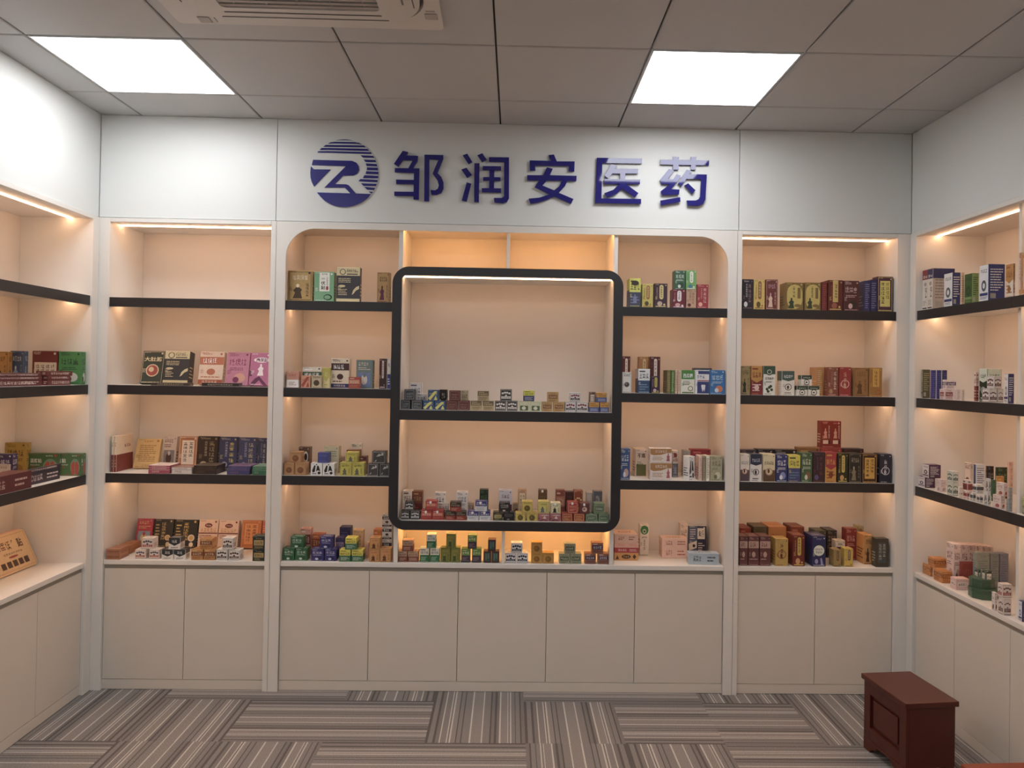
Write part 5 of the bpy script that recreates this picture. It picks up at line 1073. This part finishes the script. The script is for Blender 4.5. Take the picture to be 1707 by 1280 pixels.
W1|4.1155|-0.4917|1.95|0.0299|0.0593|0.1361|0|0|0|face 3c6430 88a860 2c4424|dark green box, top shelf of right wall|0
W1|4.1266|-0.624|1.95|0.072|0.0637|0.1575|0|0|0|face2 ecf0f4 34448c 4c5c64|tall white and navy box, top shelf of right wall|0
W1|4.105|-0.7714|1.95|0.0088|0.0481|0.1393|0|0|0|half5 f0e0d0 d09038 a86820 a86820|golden orange box by the divider, top shelf of right wall|0
W2|4.1188|-0.0869|1.513|0.0364|0.0134|0.1426|0|0|0|face b0a878 5c5c44 6c6c50|olive grey box in the corner, second shelf of right wall|0
W2|4.1102|-0.1717|1.513|0.0193|0.0161|0.1393|0|0|0|spine 44489c 6c70c0|first blue violet slim box from the corner, second shelf of right wall|0
W2|4.1094|-0.2218|1.513|0.0176|0.0131|0.1391|0|0|0|spine 3c4088 6468b0|second blue violet slim box from the corner, second shelf of right wall|0
W2|4.11|-0.2681|1.513|0.0188|0.0127|0.1389|0|0|0|spine 34386c 5c60a0|third blue violet slim box from the corner, second shelf of right wall|0
W2|4.1027|-0.3149|1.513|0.0442|0.043|0.0496|0|0|0|label f0dce0 98343c f0e0e0|lower white box with maroon square, second shelf of right wall|0
W2|4.0903|-0.4121|1.513|0.0194|0.0166|0.0516|0|0|0|spine f2e4e0 c89898|white slim box right of maroon square one, second shelf of right wall|0
W2|4.0861|-0.4565|1.513|0.011|0.0092|0.0512|0|0|0|spine ecdcd0 c0a890|smallest white slim box, second shelf of right wall|0
W2|4.1199|-0.3004|1.5626|0.0487|0.0303|0.0438|0|0|0|strip f0e4e4 64406c ffffff|upper white box with purple mark, second shelf of right wall|0
W2|4.126|-0.4974|1.513|0.0109|0.0178|0.1292|0|0|0|split 8c3430 f0dcd0 8c3430 f0c0b0|white over dark red box, second shelf of right wall|0
W2|4.1423|-0.5909|1.513|0.0634|0.0573|0.1443|0|0|0|half6 2c3c28 dcead8 3c3c3c e8e8e0|dark green box with pale top, second shelf of right wall|0
W2|4.0932|-0.66|1.513|0.0339|0.05|0.0582|0|0|0|cube f4f0ea 6c2c30 6c2c30|white and maroon carton at lower left, second shelf of right wall|0
W2|4.1255|-0.66|1.513|0.0236|0.05|0.0587|0|0|0|cube f4f0ea 6c2c30 6c2c30|white and maroon carton at lower right, second shelf of right wall|0
W2|4.1159|-0.655|1.5717|0.0327|0.05|0.0534|0|0|0|cube f4f0ea 6c2c30 6c2c30|white and maroon carton on top of two, second shelf of right wall|0
W2|4.0928|-0.7779|1.513|0.0244|0.0284|0.1219|0|0|0|face2 f0ece8 48407c 8c8c90|tall white and purple box by the divider, second shelf of right wall|0
W3|4.116|-0.1351|1.073|0.0508|0.0616|0.0519|0|0|0|face2 f0e4e4 5c3458 3c3038|lower purple box with white end, third shelf of right wall|0
W3|4.1199|-0.1703|1.1249|0.0587|0.0583|0.0647|0|0|0|face2 f0e4e4 5c3458 3c3038|upper purple box with white end, third shelf of right wall|0
W3|4.105|-0.2724|1.073|0.0288|0.0385|0.0591|0|0|0|title f0dcd8 b0a0a0 c8a8b0|white carton beside the purple ones, third shelf of right wall|0
W3|4.0945|-0.3887|1.073|0.0279|0.0436|0.0612|0|0|0|cube e8ece0 5c7c5c 4c5c50|lower white and green carton, third shelf of right wall|0
W3|4.0945|-0.3878|1.1342|0.0279|0.0436|0.0508|0|0|0|cube e8ece0 5c7c5c 4c5c50|upper white and green carton, third shelf of right wall|0
W3|4.0866|-0.4502|1.073|0.0121|0.0111|0.0496|0|0|0|round f0e4d8 a08078 8c5c50 a08078|tiny white carton, third shelf of right wall|0
W3|4.086|-0.5006|1.073|0.0108|0.0271|0.0384|0|0|0|strip f4e0dc b84440 3c3c44|white carton with red edge, third shelf of right wall|0
W3|4.0872|-0.5451|1.073|0.0134|0.022|0.0373|0|0|0|strip ecece8 3c4048 8c9098|white carton with black stripe at left, third shelf of right wall|0
W3|4.0885|-0.5927|1.073|0.0158|0.0214|0.0343|0|0|0|strip ecece8 3c4048 8c9098|white carton with black stripe at right, third shelf of right wall|0
W3|4.0965|-0.5705|1.1103|0.0318|0.0304|0.0405|0|0|0|strip ecece8 3c4048 8c9098|white carton with black stripe on top, third shelf of right wall|0
W3|4.1531|-0.4048|1.073|0.025|0.0373|0.0752|0|0|0|strip f0e0d8 b04840 4c4448|cream carton with red base behind, third shelf of right wall|0
W3|4.0883|-0.6469|1.073|0.0155|0.0249|0.0557|0|0|0|brush ecece8 4c5048|white carton with dark figure, third shelf of right wall|0
W3|4.0857|-0.6542|1.1287|0.0103|0.0206|0.0597|0|0|0|brush ecece8 4c5048|upper white carton with dark figure, third shelf of right wall|0
W3|4.2464|-0.2617|1.073|0.0116|0.0484|0.1367|0|0|0|round f0d8c4 7c4c48 8c3438 8c3438|tall cream box at back, third shelf of right wall|0
W3|4.2722|-0.2879|1.073|0.0432|0.0188|0.1356|0|0|0|face 3c5484 e8eef4 2c4470|navy upright box at back, third shelf of right wall|0
W3|4.266|-0.3749|1.073|0.0309|0.0134|0.1376|0|0|0|title 38302c b09890 584840|black brown upright box at back, third shelf of right wall|0
W3|4.2754|-0.4451|1.073|0.0496|0.0129|0.1406|0|0|0|title 34402c 7c9c68 484c30|dark green upright box at back, third shelf of right wall|0
W3|4.1868|-0.5256|1.073|0.0124|0.0106|0.0939|0|0|0|plain 3c6c4c 5c8c6c|green narrow carton, third shelf of right wall|0
W3|4.0907|-0.7352|1.073|0.0202|0.0515|0.0557|0|0|0|title f4e0d8 a8786c b84c40|lower pink white carton, third shelf of right wall|0
W3|4.0894|-0.7538|1.1287|0.0176|0.0469|0.0548|0|0|0|title f4e0d8 a8786c b84c40|upper pink white carton, third shelf of right wall|0
W3|4.088|-0.789|1.073|0.0149|0.019|0.0508|0|0|0|frame a8acac 6c7074|lower grey carton by the divider, third shelf of right wall|0
W3|4.0855|-0.795|1.1238|0.0099|0.0104|0.0474|0|0|0|frame a8acac 6c7074|upper grey carton by the divider, third shelf of right wall|0
W3|4.1751|-0.5899|1.073|0.029|0.0124|0.1181|0|0|0|strip d89030 6c8c3c e8c060|orange and green flat carton in the back, third shelf of right wall|0
W3|4.2499|-0.5437|1.073|0.0187|0.0123|0.1762|0|0|0|vtitle f0c8b0 a04838 c08070|pink tall box at back by the divider, third shelf of right wall|0
W1x|4.1188|-0.8341|1.95|0.0565|0.0121|0.1738|0|0|0|panel d8a060 ece0e4 8c4c5c|tan box with pale window, top shelf of right wall beyond the divider|0
W3x|4.1261|-0.8581|1.073|0.051|0.018|0.0671|0|0|0|split 8c8c70 b8c850 e0e0c0 e0d8b0|olive and lime box, third shelf of right wall beyond the divider|0
W4x|4.1322|-0.8458|0.643|0.0633|0.0238|0.0811|0|0|0|face2 e8e8f0 34386c 4c70b0|navy box with white label, right counter beyond the divider|0
W4|4.1753|-0.27|0.643|0.0353|0.06|0.1842|0|0|0|title f0d8d0 6c3834 d8a8a0 8c5050|first pinkish white upright box from the left, counter of right wall|0
W4|4.2121|-0.27|0.643|0.0339|0.06|0.1824|0|0|0|title e2c4bc 6c3834 d8a8a0 8c5050|second pinkish white upright box from the left, counter of right wall|0
W4|4.2475|-0.27|0.643|0.0325|0.06|0.1805|0|0|0|title e2c4bc 6c3834 d8a8a0 8c5050|third pinkish white upright box from the left, counter of right wall|0
W4|4.2793|-0.27|0.643|0.0267|0.06|0.1786|0|0|0|title e2c4bc 6c3834 d8a8a0 8c5050|fourth pinkish white upright box from the left, counter of right wall|0
W4|4.3082|-0.27|0.643|0.0267|0.06|0.1767|0|0|0|title e2c4bc 6c3834 d8a8a0 8c5050|fifth pinkish white upright box from the left, counter of right wall|0
W4|4.3364|-0.27|0.643|0.0253|0.06|0.1747|0|0|0|title e2c4bc 6c3834 d8a8a0 8c5050|sixth pinkish white upright box from the left, counter of right wall|0
W4|4.2442|-0.36|0.643|0.061|0.03|0.1647|0|0|0|lines 98a098 7c8880|pale sage box, counter of right wall|0
W4|4.2999|-0.36|0.643|0.0399|0.04|0.1626|0|0|0|lines 8c9494 707c7c|grey sage box, counter of right wall|0
W4|4.3436|-0.36|0.643|0.0399|0.04|0.1617|0|0|0|lines 84889c 6c7084|grey blue box, counter of right wall|0
W4|4.1165|-0.156|0.643|0.0119|0.0709|0.0499|0|0|0|strip d88c3c a85c20 f0b060|orange carton at far left, counter of right wall|0
W4|4.1236|-0.278|0.643|0.046|0.0745|0.0548|0|0|0|strip d88c3c a85c20 f0b060|orange carton in front, counter of right wall|0
W4|4.1415|-0.1871|0.6929|0.0619|0.0534|0.0455|0|0|0|strip dc9040 a85c20 f0b060|orange carton on top, counter of right wall|0
W4|4.1918|-0.3262|0.643|0.0625|0.0144|0.114|0|0|0|frame 943830 b0584c|dark red upright box, counter of right wall|0
W4|4.1312|-0.3909|0.643|0.0613|0.0479|0.0509|0|0|0|label ecc0b8 f4e4dc 7c3438|pink flat carton with white label, counter of right wall|0
W4|4.166|-0.46|0.643|0.0109|0.0312|0.1116|0|0|0|panel 3c4c40 f0ece0 2c2c2c|left white carton with dark window, counter of right wall|0
W4|4.1767|-0.5123|0.643|0.0323|0.0303|0.1223|0|0|0|panel 3c4c40 f0ece0 2c2c2c|right white carton with dark window, counter of right wall|0
W4|4.0869|-0.7019|0.643|0.0127|0.02|0.0759|0|0|0|title f4eae4 7c6c64 6c4c44|white carton leaning beside the white stack, counter of right wall|0
W4|4.0968|-0.7608|0.643|0.0325|0.0348|0.068|0|0|0|cube f0e4dc 6c4438 6c4438|lower white carton with brown base, counter of right wall|0
W4|4.1006|-0.7522|0.711|0.0401|0.0311|0.0566|0|0|0|cube f0e4dc 6c4438 b84c44|upper white carton with brown base, counter of right wall|0
V2|-0.0837|-0.125|1.513|0.1075|0.04|0.1592|0|0|0|title2 4c9450 2c4c34 d8dcd0|bright green box near the corner, second shelf of left wall|0
V2|-0.2105|-0.11|1.513|0.1236|0.03|0.1603|0|0|0|calli 7c3430 e8d8c0 2c2420|maroon box with calligraphy panels, second shelf of left wall|0
V2|-0.2058|-0.33|1.513|0.0636|0.03|0.1541|0|0|0|figure 3c5070 8c9cb0 c8c8c8|steel blue box beside the back corner, second shelf of left wall|0
V2|-0.2609|-0.36|1.513|0.0697|0.03|0.1496|0|0|0|figure c08c40 4c3828 6c4c28|amber box at left edge, second shelf of left wall|0
V2|-0.0942|-0.795|1.513|0.0933|0.3904|0.0272|0|0|0|side 6c2c2c e8d8d0|maroon flat wide box, bottom, second shelf of left wall|1
V2|-0.0942|-0.795|1.5402|0.0933|0.3898|0.0142|0|0|0|side 6c2c2c e8d8d0|maroon flat wide box, middle, second shelf of left wall|1
V2|-0.0942|-0.795|1.5544|0.0933|0.3847|0.0142|0|0|0|side 6c2c2c e8d8d0|maroon flat wide box, top, second shelf of left wall|1
V2|-0.0716|-0.36|1.513|0.0481|0.1812|0.0258|0|0|0|side 743030 e8d8d0|maroon flat short box, bottom, second shelf of left wall|1
V2|-0.0716|-0.3607|1.5388|0.0481|0.1811|0.0176|0|0|0|side 743030 e8d8d0|maroon flat short box, middle, second shelf of left wall|1
V2|-0.0715|-0.3706|1.5564|0.048|0.2052|0.0217|0|0|0|side 743030 e8d8d0|maroon flat short box, top, second shelf of left wall|1
V3|-0.0701|-0.12|1.073|0.0975|0.04|0.1074|0|0|0|knee 4c7848 c04c3c e8f0e0 :贴|green box with red knee print by the corner, third shelf of left wall|0
V3|-0.1925|-0.13|1.073|0.1458|0.04|0.1067|0|0|0|knee 4c7848 c04c3c e8f0e0 :温脐贴|wide green box with red knee print, third shelf of left wall|0
V3|-0.316|-0.15|1.073|0.1001|0.04|0.1585|0|0|0|title c09c30 6c4c20 a87c2c|ochre yellow box behind purple one, third shelf of left wall|0
V3|-0.277|-0.3|1.073|0.083|0.04|0.1205|0|0|0|title 443c68 e8e4f0 c8c0d8|purple box with pale title, third shelf of left wall|0
V3|-0.1999|-0.42|1.073|0.0566|0.01|0.089|0|0|0|round e0d4c4 8c8478 6c6458 8c8478|small pale card with round drawing, third shelf of left wall|0
V3|-0.0727|-0.4842|1.073|0.0103|0.2702|0.0541|0|0|0|side 3c3440 e0d0d0|dark book-shaped box, lower, third shelf of left wall|1
V3|-0.0727|-0.4931|1.1271|0.0103|0.2833|0.0168|0|0|0|side 3c3444 f0dcd8|pale-topped book-shaped box, upper, third shelf of left wall|1
V3|-0.0734|-0.795|1.073|0.0917|0.3009|0.0742|0|0|0|side 6c2c30 d8b0a8|dark red flat box lying at the front edge, third shelf of left wall|0
"""
place_items(ITEMS)

# green octagonal tins on the right-hand counter
def octo(name, x, y, z, r, h, m, label, group):
    t = empty(name, (x, y, z), label, 'tin', .2, group)
    def pr(nm, r_, z0, z1, mm):
        bm = bmesh.new()
        bmesh.ops.create_cone(bm, cap_ends=True, segments=8, radius1=r_, radius2=r_, depth=z1-z0)
        for v in bm.verts: v.co.z += (z0+z1)/2
        bmesh.ops.bevel(bm, geom=bm.edges[:], offset=.0015, segments=2, affect='EDGES')
        finish(bm, nm, mm, t)
    pr('tin_body', r-.0015, 0, h*.62, m); pr('lid', r, h*.62+.0003, h, m)
octo('octagonal_tin', 4.158, -.50, .6434, .060, .042, M['tin'], 'green octagonal tin, lower of two on the right counter', 'green octagonal tins')
octo('octagonal_tin', 4.165, -.478, .6860, .052, .038, M['tin'], 'green octagonal tin, upper of two on the right counter', 'green octagonal tins')

# gold plaque-shaped trays leaning in the left counter bay
def tray(k, label):
    w, h, th = .34, .185, .011
    bm = bmesh.new(); prism(bm, [(x, z) for x, z in rrect(0, w, 0, h, .022, 6)], -th, 0)
    for v in bm.verts: v.co = Vector((v.co.y, v.co.x, v.co.z))       # x = thickness, y = run, z = height
    bm.loops.layers.float_color.new('print'); lay = bm.loops.layers.float_color['print']
    bmesh.ops.recalc_face_normals(bm, faces=bm.faces)
    for f in bm.faces:
        for l in f.loops: l[lay] = inkc('e6bc84' if k == 0 else ('e0a890' if k == 1 else 'd89c80'))
    if k == 0:
        F = Face(bm, lay, (0, 0, 0), (0, 1, 0), (0, 0, 1), (1, 0, 0), w, h, random.Random(5))
        F.k = 2
        F.border(.03, .006, 'c08c50'); F.row(.30, .58, .62, .80, 3, '54301c'); F.text('腰贴', .64, .57, .86, .81, '54301c')
        F.row(.40, .46, .80, .51, 8, '6c4028'); F.pill(.48, .36, .68, .42, 'b04830')
        for i in range(5): F.rect(.28+.12*i, .14, .37+.12*i, .30, '5c3c28')
        F.lines(.06, .3, .22, .8, 6, 'a87848')
    me = bpy.data.meshes.new('gift_tray'); bm.to_mesh(me); bm.free(); me.materials.append(M['print'])
    o = bpy.data.objects.new('gift_tray', me); C.objects.link(o)
    o.location = (-.222-.0133*k, -.445+.004*k, .6434+.0049); o.rotation_euler = (0, -math.radians(25), 0)
    o['label'] = label; o['category'] = 'box'; o['group'] = 'gold rounded cartons leaning on the left counter'
tray(0, 'gold rounded flat carton with dark lettering, front one leaning on the left counter')
tray(1, 'pinkish rounded flat carton, middle one leaning on the left counter')
tray(2, 'pinkish rounded flat carton, rear one leaning on the left counter')
